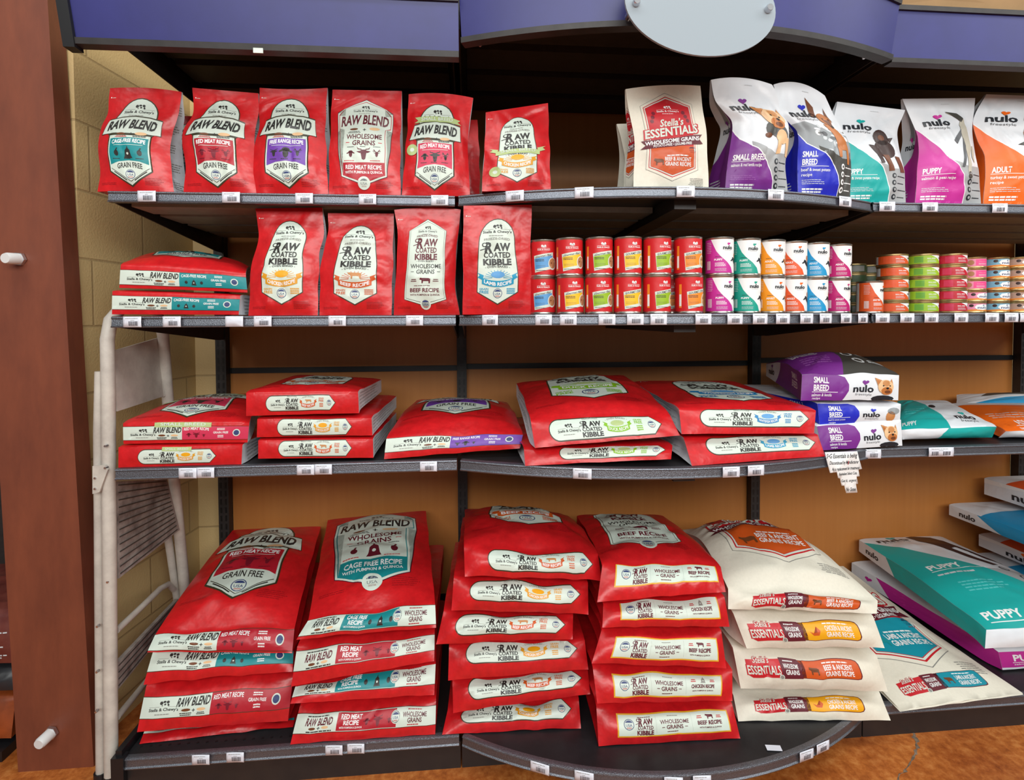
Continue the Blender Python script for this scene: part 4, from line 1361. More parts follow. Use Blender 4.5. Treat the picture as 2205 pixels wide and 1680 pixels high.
# carton lying on the canopy
ro = root('cardboard_box', 'brown cardboard carton lying on top of the right canopy', 'box', (2.55, .05, 2.126))
bx = MB().box((2.06, -.08, 2.127), (3.1, .34, 2.40))
bx.build('carton', 'kraft', ro)
MB().hexa([(2.05, -.084, 2.135), (2.58, -.084, 2.128), (2.58, -.081, 2.128), (2.05, -.081, 2.135), (2.0, -.13, 2.22), (2.6, -.12, 2.21), (2.6, -.117, 2.21), (2.0, -.127, 2.22)]).build('flap', 'kraft', ro)
# screws dangling under the headers
for u_, v_, lb in ((1034, 100, 'left end of the curved header'), (1860, 127, 'right end of the curved header'), (1926, 136, 'left end of the right header')):
    p = P(u_, v_, -.10)
    o = MB().lathe([(.003, 0), (.005, .002), (.005, .004), (.002, .006), (.002, .03)], p, 12).build('screw', 'chrome', None, True)
    tag(o, f'small bright screw under the {lb}', 'screw')

# ------------------------------------------------------------------ brown post with white caps
Yp = .10
ro = root('post', 'tall red-brown painted post at the left edge', 'post', P(120, 1672, Yp) * np.array([1, 1, 0]))
tl, tr, bl, br_ = P(-78, -220, Yp), P(89, -220, Yp), P(40, 1690, Yp), P(203, 1690, Yp)
bl[2] = br_[2] = 0.0
dy = np.array([0, .058, 0])
MB().hexa([bl, br_, br_ + dy, bl + dy, tl, tr, tr + dy, tl + dy]).build('shaft', 'post_paint', ro)
for u_, v_ in ((44, 558), (113, 1576)):
    p = P(u_, v_, Yp)
    dirn = np.array([-.12, -1, -.06])
    MB().tube([p, p + dirn * .008], [.019, .019], 6).build('washer', 'chrome', ro)
    MB().tube([p + dirn * .006, p + dirn * .036, p + dirn * .042], [.0155, .0155, .013], 20).build('bolt_cap', 'cap_white', ro, True)

# ------------------------------------------------------------------ folded step ladder against the block wall
ro = root('step_ladder', 'folded white metal step ladder leaning beside the left shelves', 'ladder', (-.05, .2, 0))
a0, a1, a2 = P(239, 1652, .035), P(233, 850, .03), P(231, 730, .03)
b2, b1, b0 = P(351, 720, .28), P(372, 1000, .33), P(400, 1290, .40)
b00 = b0 + (b0 - b1) * 1.2
b00[2] = .01
a0[2] = .012
top = [a2 + np.array([0.002, .012, .05]), a2 + np.array([.006, .05, .085]), (a2 + b2) / 2 + np.array([.004, 0, .10]), b2 + np.array([0, -.03, .07])]
MB().tube([a0, a1, a2] + top + [b2, b1, b0, b00], .0165, 14).build('frame_tube', 'ladder_paint', ro, True)
off = np.array([-.034, .012, 0])
q0, q1 = a0 + off, P(216, 800, .045)
MB().tube([q0, a1 + off + np.array([0, 0, -.1]), q1], .013, 10).build('rear_leg', 'ladder_paint', ro, True)
r0 = b00 + np.array([-.03, -.01, 0])
MB().tube([r0, b1 + np.array([-.03, -.03, 0])], .012, 10).build('rear_leg', 'ladder_paint', ro, True)
def plate(c, th, name, m, ribs=0):
    c = [np.asarray(p, float) for p in c]
    t = np.array([th, 0, 0])
    mb = MB().hexa([c[3], c[2], c[2] - t, c[3] - t, c[0], c[1], c[1] - t, c[0] - t])
    o = mb.build(name, m, ro)
    if ribs:
        g = MB()
        for i in range(ribs):
            s = (i + .5) / ribs
            l_, r_ = c[0] * (1 - s) + c[3] * s, c[1] * (1 - s) + c[2] * s
            l2, r2 = l_ * .98 + r_ * .02, l_ * .04 + r_ * .96
            dn = (c[3] - c[0]) / ribs * .07
            e = np.array([.0012, 0, 0])
            g.hexa([l2 + dn, r2 + dn, r2 + dn + e, l2 + dn + e, l2 - dn, r2 - dn, r2 - dn + e, l2 - dn + e])
        g.build('tread_groove', 'n_dark', o)
plate([P(241, 757, .045), P(340, 728, .275), P(354, 853, .285), P(253, 886, .045)], .006, 'top_plate', 'ladder_paint')
plate([P(330, 730, .262), P(343, 727, .28), P(357, 853, .29), P(343, 856, .27)], -.003, 'plate_hem', 'ladder_paint')
plate([P(252, 1037, .045), P(360, 1032, .29), P(387, 1141, .33), P(256, 1246, .05)], .01, 'upper_tread', 'tread', 13)
plate([P(252, 1430, .05), P(384, 1290, .38), P(390, 1318, .385), P(252, 1488, .05)], .012, 'lower_tread', 'tread', 4)
MB().tube([P(251, 1358, .05), P(300, 1312, .16), P(345, 1268, .28), P(362, 1258, .33), P(374, 1270, .36)], .009, 10).build('cross_bar', 'ladder_paint', ro, True)
MB().tube([P(252, 1545, .06), P(330, 1450, .30)], .009, 10).build('cross_bar', 'ladder_paint', ro, True)
h = [P(199, 1004, .008), P(226, 1002, .008), P(232, 1012, .008), P(214, 1060, .008), P(199, 1064, .008)]
v = h + [p + np.array([0, .006, 0]) for p in h]
mk('hinge_plate', v, [(0, 1, 2, 3, 4)[::-1], (5, 6, 7, 8, 9)] + [(i, (i + 1) % 5, (i + 1) % 5 + 5, i + 5) for i in range(5)], 'ladder_paint', None, ro)
for u_, v_ in ((226, 1008), (204, 1030), (204, 1053), (226, 961), (231, 1254), (209, 1350), (208, 1448), (206, 1534)):
    p = P(u_, v_, .006 if v_ < 1100 else .016)
    MB().tube([p + np.array([0, .008, 0]), p - np.array([0, .001, 0])], [.004, .003], 10).build('rivet', 'chrome', ro, True)
for q in (a0, q0, b00, r0):
    MB().tube([np.array([q[0], q[1], 0.0]), np.array([q[0], q[1], .03])], .0175, 12).build('rubber_foot', 'blackplastic', ro, True)
# ------------------------------------------------------------------ bags standing on the two upper shelves
G1 = 'small red bags standing on the top shelf'
G2 = 'small red bags standing on the second shelf'
def sp(key):
    return (key, art(key))
SIDE = ('sd.greyprint', art('sd.greyprint'))
S1 = ZS[1] + .0004
S2 = ZS[2] + .0004
standing('food_bag', 'red bag with teal label panel, first on the top shelf', G1, [(210, 417), (215, 374), (213, 309), (218, 271), (232, 243), (235, 211), (237, 190)], [(375, 414), (368, 358), (371, 284), (380, 260), (386, 243), (389, 219), (391, 198)], .012, S1, front=sp('rb.cage'), right=SIDE, bulge=.024, seed=11, top_sag=.006)
standing('food_bag', 'red bag with crimson label panel, second on the top shelf', G1, [(395, 414), (399, 363), (393, 309), (398, 276), (414, 248), (416, 219), (414, 189)], [(556, 413), (548, 333), (551, 280), (557, 235), (556, 201)], .012, S1, front=sp('rb.meat'), right=SIDE, bulge=.028, wr=.0055, seed=12)
standing('food_bag', 'red bag with purple label panel on the top shelf', G1, [(552, 413), (545, 343), (557, 277), (558, 240), (559, 189)], [(707, 413), (703, 340), (701, 261), (705, 189)], .010, S1, front=sp('rb.free'), right=SIDE, bulge=.028, wr=.0055, seed=13, top_sag=-.004)
standing('food_bag', 'red bag with large angular cream label on the top shelf', G1, [(708, 415), (709, 350), (711, 294), (716, 193)], [(863, 416), (862, 330), (865, 196)], .010, S1, front=sp('rw.meat'), right=SIDE, bulge=.022, wr=.005, seed=14)
standing('food_bag', 'red bag with pale green SMALL BREED band and pink panel on the top shelf', G1, [(865, 415), (872, 340), (877, 277), (880, 203)], [(1012, 416), (1010, 360), (1006, 310), (1012, 260), (1019, 211)], .008, S1, front=sp('rb.small'), right=SIDE, bulge=.028, wr=.0055, seed=15, top_sag=.008)
standing('food_bag', 'red bag with green SMALL BREED ribbon standing alone on the bowed top shelf', G1, [(1038, 408), (1041, 350), (1045, 300), (1046, 242)], [(1186, 405), (1184, 340), (1180, 222)], -.055, S1, front=sp('rc.chicken.small'), left=SIDE, bulge=.022, wr=.005, seed=16)
# second rank, half hidden
standing('food_bag', 'red bag half hidden behind the gap of first and second bags', G1, [(345, 404), (345, 330), (352, 250)], [(462, 404), (458, 330), (456, 250)], .14, S1, front=sp('rb.cage'), bulge=.015, seed=17)
standing('food_bag', 'red bag half hidden behind the green banded bag of the top shelf', G1, [(905, 402), (905, 330), (912, 260)], [(1033, 402), (1032, 330), (1028, 258)], .13, S1, bulge=.015, seed=18, gusset='silver_gusset')
standing('food_bag', 'cream bag with red and orange badge on the top shelf', 'cream bags standing on the top shelf', [(1364, 398), (1365, 340), (1366, 293), (1352, 230), (1347, 192)], [(1526, 398), (1524, 340), (1520, 281), (1513, 230), (1508, 185)], -.115, S1, front=sp('es.beef'), left=('es.beef', art('es.beef'), (-.6, .1, .9, .9)), body='cream_sack', gusset='cream_sack', bulge=.014, seed=19, top_sag=.006, lean=.015, depth=.07)
standing('food_bag', 'cream bag mostly hidden behind the cream bag of the top shelf', 'cream bags standing on the top shelf', [(1342, 396), (1344, 330), (1328, 267)], [(1470, 396), (1470, 330), (1462, 262)], -.02, S1, front=sp('es.beef'), body='cream_sack', gusset='cream_sack', bulge=.012, seed=20)
NU = 'white pouches with a dog picture on the top shelf'
def nu_art(key, *a, **k):
    if key not in AR:
        AR[key] = art_nulo(*a, **k)
    return (key, AR[key])
def nside(col):
    key = 'ns.' + col
    if key not in AR:
        A = Art()
        A.poly([(0, 0), (1, 0), (1, .72), (.6, .5), (.2, .34), (0, .3)], col, 0)
        A.poly([(.35, .62), (1, .95), (1, .75), (.7, .6)], 'washd', 0)
        A.text('nulo', .45, .56, .5, .06, 'n_black', 1, bold=.03)
        A.heart(.5, .62, .1, .03, col, 1)
        A.micro(.1, .08, .7, .16, 3, 'wash', 1, 4, .4)
        AR[key] = A
    return (key, AR[key])
pouch = dict(body='white_film', gusset='white_film')
standing('food_bag', 'white and violet pouch with long-haired terrier picture', NU, [(1561, 402), (1564, 376), (1574, 305), (1575, 262), (1558, 240), (1540, 215), (1531, 172)], [(1696, 405), (1691, 357), (1699, 271), (1680, 240), (1673, 202), (1662, 182)], -.085, S1, front=nu_art('nu.purple', 'n_purple', ['SMALL BREED'], 'salmon & red lentils recipe', '', low=True), left=nside('n_purple'), bulge=.028, wr=.0055, seed=21, lean=.0, depth=.11, fold=.008, top_sag=.012, **pouch)
standing('food_bag', 'white and royal blue pouch with short-haired brown dog picture', NU, [(1718, 408), (1717, 340), (1717, 285), (1699, 264), (1678, 240), (1666, 182)], [(1830, 418), (1831, 323), (1816, 285), (1797, 250), (1776, 206)], -.05, S1, front=nu_art('nu.blue', 'n_blue', ['SMALL', 'BREED'], 'beef & sweet potato', 'recipe', grey='n_dark', scenery=True, low=True), left=nside('n_blue'), bulge=.026, wr=.0055, seed=22, lean=.01, depth=.10, fold=.008, top_sag=.02, **pouch)
standing('food_bag', 'white and teal pouch with dark brown puppy picture on the top shelf', NU, [(1812, 432), (1806, 350), (1794, 270), (1803, 219)], [(1950, 431), (1946, 363), (1932, 290), (1949, 237)], .012, S1, front=nu_art('nu.teal', 'n_teal', ['PUPPY'], 'cod & sweet potato recipe', ''), right=nside('n_teal'), bulge=.026, wr=.0055, seed=23, depth=.09, **pouch)
standing('food_bag', 'white and pink pouch with grey dog legs and tail picture', NU, [(1970, 431), (1975, 370), (1977, 300), (1963, 262), (1943, 213)], [(2112, 432), (2106, 363), (2094, 290), (2100, 211)], .012, S1, front=nu_art('nu.pink', 'n_pink', ['PUPPY'], 'salmon & peas recipe', ''), left=nside('n_pink'), bulge=.026, wr=.0055, seed=24, depth=.10, fold=.01, **pouch)
standing('food_bag', 'white and orange pouch with shepherd dog picture at the right edge', NU, [(2117, 431), (2121, 340), (2104, 303), (2096, 257), (2124, 203)], [(2270, 432), (2266, 340), (2250, 290), (2262, 208)], .012, S1, front=nu_art('nu.orange', 'n_orange', ['ADULT'], 'turkey & sweet potato', 'recipe'), left=nside('n_orange'), bulge=.026, wr=.0055, seed=25, depth=.10, fold=.01, **pouch)
standing('food_bag', 'red bag with gold CHICKEN RECIPE ribbon on the second shelf', G2, [(535, 674), (543, 565), (557, 510), (555, 480), (550, 449)], [(684, 672), (688, 553), (697, 500), (694, 447)], .012, S2, front=sp('rc.chicken'), right=SIDE, bulge=.026, wr=.0055, seed=31)
standing('food_bag', 'red bag with orange BEEF RECIPE ribbon on the second shelf', G2, [(688, 672), (692, 560), (706, 505), (706, 459)], [(843, 672), (846, 560), (848, 460)], .012, S2, front=sp('rc.beef'), right=SIDE, bulge=.022, wr=.005, seed=32)
standing('food_bag', 'red bag with straight sided BEEF RECIPE label on the second shelf', G2, [(848, 673), (852, 590), (857, 515), (849, 452)], [(990, 672), (980, 610), (984, 530), (992, 451)], .010, S2, lean=.0, front=sp('cw.beef'), right=SIDE, bulge=.026, seed=33, top_sag=.006)
standing('food_bag', 'red bag with blue LAMB RECIPE ribbon on the second shelf', G2, [(996, 674), (997, 560), (998, 443)], [(1146, 674), (1143, 560), (1145, 441)], -.03, S2, lean=-.01, front=sp('rc.lamb'), right=SIDE, bulge=.014, seed=34)

# ------------------------------------------------------------------ bags lying down
def E_(key, reg=(0, 0, 1, 1)):
    return (key, art(key), reg)
def Fr(key, reg=(0, 0, 1, 1)):
    return (key, art(key), reg)
L2 = 'red bags lying on the second shelf'
zs2, zs3, zs0 = ZS[2] + .0008, ZS[3] + .0008, ZS[0] + .0008
lying('food_bag', 'red bag with teal end strip, upper of the two lying on the second shelf', L2, (257, 620), (533, 630), (529, 584), (260, 566), .012, .014, far=((330, 556), (540, 575)), Yf=.36, T=.06, tf=.04, end=E_('Erb.cage', (0, .14, 1, .8)), right=SIDE, bulge=.026, wave=.002, wr=.002, endb=.004, front=Fr('rb.cage', (0, .1, 1, 1)), seed=41, mid=.012, fold=.004)
lying('food_bag', 'red bag with teal end strip, lower of the two lying on the second shelf', L2, (241, 677), (514, 678), (517, 632), (242, 622), .006, .008, length=.36, T=.06, tf=.04, zb=zs2, end=E_('Erb.cage', (0, .2, 1, .82)), right=SIDE, bulge=.0, wave=.001, wr=.002, endb=.004, seed=42, fold=.004)
L3 = 'red bags lying on the third shelf'
lying('food_bag', 'red bag with pink SMALL BREED end strip, upper left of the third shelf', L3, (266, 956), (533, 953), (537, 906), (265, 907), .012, .014, far=((418, 853), (566, 846)), Yf=.42, T=.055, tf=.03, end=E_('Erb.small', (.0, .16, 1, .84)), front=Fr('rb.small', (0, 0.0, 1, 1)), right=SIDE, bulge=.018, wave=.001, wr=.002, endb=.003, seed=43, mid=.01, fold=.006)
lying('food_bag', 'red bag with gold SMALL BREED end label, lower left of the third shelf', L3, (255, 1012), (520, 1008), (522, 954), (255, 959), .004, .006, length=.42, T=.06, tf=.04, zb=zs3, end=E_('Erc.chicken.small', (.165, .17, .79, .83)), right=SIDE, bulge=.0, wave=.001, wr=.002, endb=.004, seed=44, fold=.006)
lying('food_bag', 'red bag with orange BEEF end label, topmost of three on the third shelf', L3, (530, 896), (773, 890), (771, 839), (530, 841), .010, .012, far=((632, 806), (821, 815)), Yf=.40, T=.06, tf=.05, end=E_('Erc.beef', (.18, .2, .79, .82)), front=Fr('rc.beef', (0, .02, 1, 1.0)), right=SIDE, bulge=.012, wave=.0015, wr=.002, endb=.004, seed=45, fold=.005)
lying('food_bag', 'red bag with gold CHICKEN end label, middle of three on the third shelf', L3, (553, 942), (802, 938), (800, 896), (554, 898), .012, .014, length=.40, T=.055, tf=.045, end=E_('Erc.chicken', (.18, .1, .82, .96)), right=SIDE, bulge=.0, wave=.0015, wr=.002, endb=.004, seed=46, skew=.03, fold=.005)
lying('food_bag', 'red bag with orange BEEF end label, lowest of three on the third shelf', L3, (556, 988), (804, 986), (803, 941), (556, 944), .008, .012, length=.40, T=.055, tf=.045, zb=zs3, end=E_('Erc.beef', (.18, .14, .81, .94)), right=SIDE, bulge=.0, wave=.0015, wr=.002, endb=.004, seed=47, skew=.02, fold=.005)
lying('food_bag', 'red bag with violet end strip lying alone on the third shelf', L3, (827, 989), (1119, 966), (1126, 932), (832, 940), .006, .022, far=((898, 859), (1092, 864)), Yf=.44, T=.06, tf=.04, zb=zs3, end=E_('Erb.free', (0, .3, 1, 1.0)), front=Fr('rb.free', (0, .17, 1, 1.15)), bulge=.035, wave=.004, wr=.004, endb=.006, seed=48, mid=.014, fold=.006)
lying('food_bag', 'plump red bag with green DUCK end label, upper of the pair on the third shelf', L3, (1152, 965), (1464, 938), (1443, 890), (1143, 903), (-.098, -.12), (-.06, -.075), far=((1112, 823), (1344, 806)), Yf=.36, T=.07, tf=.05, end=E_('Erc.duck', (.12, .16, .9, .95)), front=Fr('rc.duck', (0, .08, 1, 1.12)), left=SIDE, bulge=.03, wave=.003, wr=.005, endb=.008, seed=49, mid=.012)
lying('food_bag', 'red bag with green DUCK end label, lower of the pair on the third shelf', L3, (1131, 1006), (1445, 989), (1448, 955), (1128, 962), (-.088, -.125), (-.065, -.09), length=.40, skew=-.1, T=.06, tf=.04, zb=zs3, end=E_('Erc.duck', (.24, .25, .95, 1.05)), left=SIDE, bulge=.0, wave=.003, wr=.004, endb=.006, seed=50)
lying('food_bag', 'red bag with blue WHITEFISH end label, upper of the pair on the third shelf', L3, (1468, 935), (1753, 934), (1757, 880), (1462, 876), (-.125, -.085), (-.09, -.055), far=((1362, 820), (1586, 820)), Yf=.36, T=.06, tf=.05, end=E_('Erc.fish', (.14, .28, .94, .94)), front=Fr('rc.fish', (0.02, 0.0, 1.02, 1.05)), left=SIDE, bulge=.014, wave=.002, wr=.003, endb=.006, seed=51)
lying('food_bag', 'red bag with pale blue LAMB end label, lower of the pair on the third shelf', L3, (1490, 1004), (1777, 993), (1761, 932), (1472, 938), (-.132, -.078), (-.095, -.05), length=.42, T=.06, tf=.04, zb=zs3, end=E_('Erc.lamb', (.14, .34, .95, .96)), left=SIDE, bulge=.0, wave=.002, wr=.003, endb=.005, seed=52)
LN = 'white pouches lying on the third shelf'
def en_art(key, *a):
    if key not in AR:
        AR[key] = e_nulo(*a)
    return (key, AR[key], (0, 0, 1, 1))
def lside(col, dark='n_black'):
    key = 'ls.' + col
    if key not in AR:
        A = Art()
        A.poly([(.3, 0), (.38, .5), (.46, 1), (1, 1), (1, 0)], col, 0)
        A.text('nulo', .17, .5, .16, .4, dark, 1, bold=.03)
        A.heart(.2, .82, .03, .14, col, 1)
        wds = 'SMALL BREED'.split() if col in ('n_purple', 'n_blue') else []
        for k, t in enumerate(wds):
            A.text(t, .8, .72 - .3 * k, .14, .24, 'white', 1, bold=.02)
        AR[key] = A
    return (key, AR[key])
def ntop(col):
    key = 'nt.' + col
    if key not in AR:
        A = Art()
        A.poly([(0, 0), (.42, 0), (.5, .2), (.58, .5), (.52, .8), (.4, 1), (0, 1)], col, 1)
        A.poly([(.42, 0), (1, 0), (1, 1), (.4, 1), (.58, .5)], 'n_dark', 0)
        A.text('SMALL', .22, .62, .3, .13, 'white', 2, bold=.02)
        A.text('BREED', .22, .46, .3, .13, 'white', 2, bold=.02)
        A.micro(.1, .14, .48, .34, 4, 'fadepurple' if col == 'n_purple' else 'wash', 2, 3, .4)
        for y in (.2, .42, .64):
            A.ell(.68, y, .06, .07, 'white', 2, 16)
            A.ell(.68, y, .04, .045, 'n_dark', 3, 12)
            A.micro(.78, y - .03, .98, y + .03, 2, 'white', 2, 5)
        AR[key] = A
    return (key, AR[key])
lying('food_bag', 'violet and white pouch with terrier picture, topmost of its stack', LN, (1724, 863), (1934, 862), (1936, 804), (1727, 803), (.0, .0), (.012, .012), far=((1650, 781), (1818, 776)), Yf=.40, T=.085, tf=.05, end=en_art('en.purple', 'n_purple', 'SMALL BREED', 'salmon & lentils', 'recipe'), front=ntop('n_purple'), left=lside('n_purple'), bulge=.03, wave=.004, wr=.004, endb=.006, seed=61, body='white_film', gusset='white_film', mid=.02, fold=.004)
lying('food_bag', 'royal blue and white pouch, middle of the pouch stack', LN, (1765, 915), (1938, 907), (1940, 866), (1760, 865), (.01, .01), (.016, .016), length=.42, T=.05, tf=.04, end=en_art('en.blue', 'n_blue', 'SMALL BREED', 'beef & sweet potato', 'recipe'), left=lside('n_blue'), bulge=.0, wave=.003, wr=.005, endb=.008, seed=62, body='white_film', gusset='white_film', skew=-.14, fold=.004)
lying('food_bag', 'violet and white pouch with terrier picture, bottom of its stack', LN, (1770, 974), (1943, 960), (1940, 900), (1759, 914), (-.015, -.005), (.0, .01), length=.42, T=.055, tf=.04, zb=zs3, end=en_art('en.purple', 'n_purple'), bulge=.0, wave=.003, wr=.004, endb=.006, seed=63, body='white_film', gusset='white_film', skew=-.1, fold=.004)
def custom(key, fn):
    if key not in AR:
        A = Art()
        fn(A)
        AR[key] = A
    return (key, AR[key])
def _teal3(A):
    A.poly([(0, 0), (.52, 0), (.5, .3), (.42, .7), (.3, 1), (0, 1)], 'n_teal', 0)
    A.text('PUPPY', .1, .1, .16, .09, 'white', 1, bold=.02)
    nulo_logo(A, .76, .22, .24, .2, 'n_teal', 1)
    A.micro(.08, .4, .4, .6, 3, 'fadeteal', 1, 2, .3)
    A.ell(.5, .62, .05, .06, 'n_black', 1, 12)
def _or3(A):
    A.rect(0, 0, 1, .86, 'n_orange', 0)
    A.text('ADULT', .3, .16, .2, .12, 'white', 1, bold=.02)
    A.line(.16, .08, .5, .08, .012, 'white', 1)
    A.text('turkey & sweet potato', .34, .03, .36, .05, 'white', 1)
    A.micro(.1, .34, .6, .52, 3, 'wash', 1, 2, .3)
def _endteal(A):
    A.poly([(.38, 0), (.42, .6), (.5, 1), (1, 1), (1, 0)], 'n_teal', 0)
lying('food_bag', 'teal and white pouch lying flat on the right of the third shelf', LN, (1943, 947), (2136, 942), (2146, 915), (1940, 922), .03, (.025, .012), far=((1932, 862), (2042, 862)), Yf=.36, T=.05, tf=.04, zb=zs3, front=custom('c.teal3', _teal3), end=custom('c.teal3e', _endteal), bulge=.012, wave=.003, wr=.004, seed=64, body='white_film', gusset='white_film', fold=.004)
lying('food_bag', 'orange pouch lying flat at the right edge of the third shelf', LN, (2150, 943), (2370, 941), (2385, 928), (2166, 925), .05, (.03, .03), far=((2040, 868), (2240, 868)), Yf=.40, T=.05, tf=.04, zb=zs3, front=custom('c.or3', _or3), bulge=.012, wave=.003, wr=.004, seed=65, body='white_film', gusset='n_orange', fold=.004)
def _blue3(A):
    A.poly([(0, 0), (1, 0), (1, .5), (.4, .3)], 'n_sky', 0)
    A.poly([(.2, .5), (.9, .6), (.7, .9), (.3, .9)], 'n_dark', 0)
lying('food_bag', 'blue and white pouch lying behind the orange pouch on the third shelf', LN, (2080, 905), (2320, 900), (2330, 872), (2060, 876), .44, .44, far=((2060, 848), (2280, 848)), Yf=.57, T=.06, tf=.05, zb=zs3, front=custom('c.blue3', _blue3), bulge=.026, wave=.002, wr=.003, seed=66, body='white_film', gusset='white_film', fold=.004)

# bottom shelf -----------------------------------------------------
B1 = 'large red bags of the first bottom stack'
Y1, Y1t = (.040, .060), (.075, .095)
lying('food_bag', 'large red bag with crimson recipe panel on top of the leftmost bottom stack', B1, (317, 1405), (629, 1407), (634, 1352), (335, 1364), Y1, Y1t, far=((501, 1141), (691, 1133)), Yf=.58, T=.09, tf=.05, end=E_('Erb.meat', (0, .06, 1, .98)), front=Fr('rb.meat', (0, .115, 1, 1.11)), bulge=0.044, wave=0.0072, wr=0.0095, gusset='red_film', fold=.03, endb=0.0150, rnd=.003, seed=71, mid=.015)
lying('food_bag', 'large red bag with teal end strip, second from top of the leftmost stack', B1, (309, 1475), (630, 1447), (632, 1400), (330, 1402), Y1, Y1t, length=.5, rise=.02, T=.09, tf=.06, end=E_('Erb.cage', (0, .36, 1, 1.08)), bulge=.0, wave=0.0108, wr=0.0068, gusset='red_film', fold=.03, endb=0.0150, rnd=.001, seed=72, skew=.06)
lying('food_bag', 'large red bag with crimson end strip, third from top of the leftmost stack', B1, (295, 1577), (620, 1553), (632, 1447), (315, 1472), (.03, .052), Y1t, length=.52, T=.10, tf=.07, end=E_('Erb.meat', (0, .27, 1, .76)), bulge=.0, wave=0.0072, wr=0.0068, gusset='red_film', fold=.03, endb=0.0175, rnd=.007, seed=73, skew=.05)
lying('food_bag', 'large red bag showing only its red flap at the foot of the leftmost stack', B1, (300, 1606), (631, 1569), (634, 1545), (312, 1572), (.042, .066), Y1t, length=.5, T=.045, tf=.03, zb=zs0, end=E_('Erb.cage', (0, .72, 1, 1.3)), bulge=.0, wave=0.0108, wr=0.0054, gusset='red_film', fold=.03, endb=0.0075, rnd=.001, seed=74, skew=.1)
B2 = 'large red bags of the second bottom stack'
Y2, Y2t = .004, .036
lying('food_bag', 'large red bag with teal and cream angular label on top of the second stack', B2, (638, 1378), (939, 1352), (937, 1300), (664, 1334), Y2, Y2t, far=((706, 1119), (917, 1099)), Yf=.57, T=.09, tf=.05, end=E_('Erw.cage', (0, .14, 1, 1.0)), front=Fr('rw.cage', (0, .06, 1, 1.12)), bulge=0.035, wave=0.0072, wr=0.0081, gusset='red_film', fold=.03, endb=0.0150, rnd=.003, seed=75, mid=.01)
lying('food_bag', 'large red bag with crimson end strip, second from top of the second stack', B2, (627, 1479), (935, 1424), (936, 1355), (640, 1388), (.0, .0), Y2t, length=.52, rise=.02, T=.085, tf=.06, end=E_('Erw.meat', (0, .36, 1, .9)), bulge=.0, wave=0.0072, wr=0.0068, gusset='red_film', fold=.03, endb=0.0125, rnd=.007, seed=76, skew=.0)
lying('food_bag', 'large red bag with teal end strip, third from top of the second stack', B2, (625, 1516), (935, 1497), (938, 1425), (636, 1474), (.0, .0), Y2t, length=.52, rise=.01, T=.075, tf=.05, end=E_('Erw.cage', (0, .34, 1, 1.1)), bulge=.0, wave=0.0072, wr=0.0068, gusset='red_film', fold=.03, endb=0.0125, rnd=.007, seed=77, skew=-.04)
lying('food_bag', 'large red bag with crimson end strip at the foot of the second stack', B2, (625, 1608), (937, 1586), (939, 1500), (645, 1518), .003, (.04, .04), length=.52, T=.09, tf=.06, zb=zs0, end=E_('Erw.meat', (0, .27, 1, .83)), bulge=.0, wave=0.0072, wr=0.0081, gusset='red_film', fold=.03, endb=0.0150, rnd=.007, seed=78)
B3 = 'large red bags of the third bottom stack'
Y3, Y3t = (-.005, -.02), (.03, .015)
lying('food_bag', 'large red bag with orange BEEF label on top of the third stack', B3, (1001, 1242), (1296, 1252), (1288, 1190), (999, 1172), (-.012, -.02), (.035, .025), far=((1001, 1094), (1224, 1108)), Yf=.44, T=.09, tf=.07, end=E_('Erc.beef', (.17, .2, .93, .84)), front=Fr('rc.beef', (.0, .13, 1, 1.12)), bulge=0.040, wave=0.0144, wr=0.0095, gusset='red_film', fold=.03, endb=0.0250, rnd=.007, seed=79, mid=.018)
lying('food_bag', 'large red bag with gold CHICKEN end label, second from top of the third stack', B3, (972, 1315), (1267, 1324), (1266, 1250), (977, 1240), Y3, Y3t, length=.5, rise=-.02, T=.09, tf=.06, end=E_('Erc.chicken', (.13, .34, .93, .9)), bulge=.0, wave=0.0090, wr=0.0095, gusset='red_film', fold=.03, endb=0.0250, rnd=.007, seed=80)
lying('food_bag', 'large red bag with orange BEEF end label, third from top of the third stack', B3, (939, 1388), (1233, 1377), (1234, 1318), (955, 1312), (-.014, -.02), Y3t, length=.5, rise=-.02, T=.09, tf=.06, end=E_('Erc.beef', (.12, .26, .93, .86)), bulge=.0, wave=0.0090, wr=0.0121, gusset='red_film', fold=.03, endb=0.0275, rnd=.007, seed=81)
lying('food_bag', 'large red bag with gold CHICKEN end label, fourth from top of the third stack', B3, (965, 1466), (1267, 1442), (1259, 1374), (967, 1384), Y3, Y3t, length=.5, rise=-.02, T=.09, tf=.06, end=E_('Erc.chicken', (.13, .46, .93, 1.02)), bulge=.0, wave=0.0072, wr=0.0081, gusset='red_film', fold=.03, endb=0.0175, rnd=.007, seed=82)
lying('food_bag', 'large red bag with orange BEEF end label, fifth from top of the third stack', B3, (976, 1536), (1271, 1495), (1266, 1440), (974, 1462), (-.008, -.024), Y3t, length=.5, T=.085, tf=.06, end=E_('Erc.beef', (.12, .36, .94, 1.0)), bulge=.0, wave=0.0090, wr=0.0108, gusset='red_film', fold=.03, endb=0.0225, rnd=.007, seed=83)
lying('food_bag', 'large red bag with gold CHICKEN end label at the foot of the third stack', B3, (952, 1586), (1251, 1573), (1246, 1498), (964, 1524), (.0, -.013), (.05, .03), length=.5, T=.09, tf=.06, zb=zs0, end=E_('Erc.chicken', (.12, .34, .93, .98)), bulge=.0, wave=0.0108, wr=0.0108, gusset='red_film', fold=.03, endb=0.0200, rnd=.007, seed=84)
B4 = 'large red bags of the fourth bottom stack'
Y4, Y4t = (-.085, -.085), (-.045, -.045)
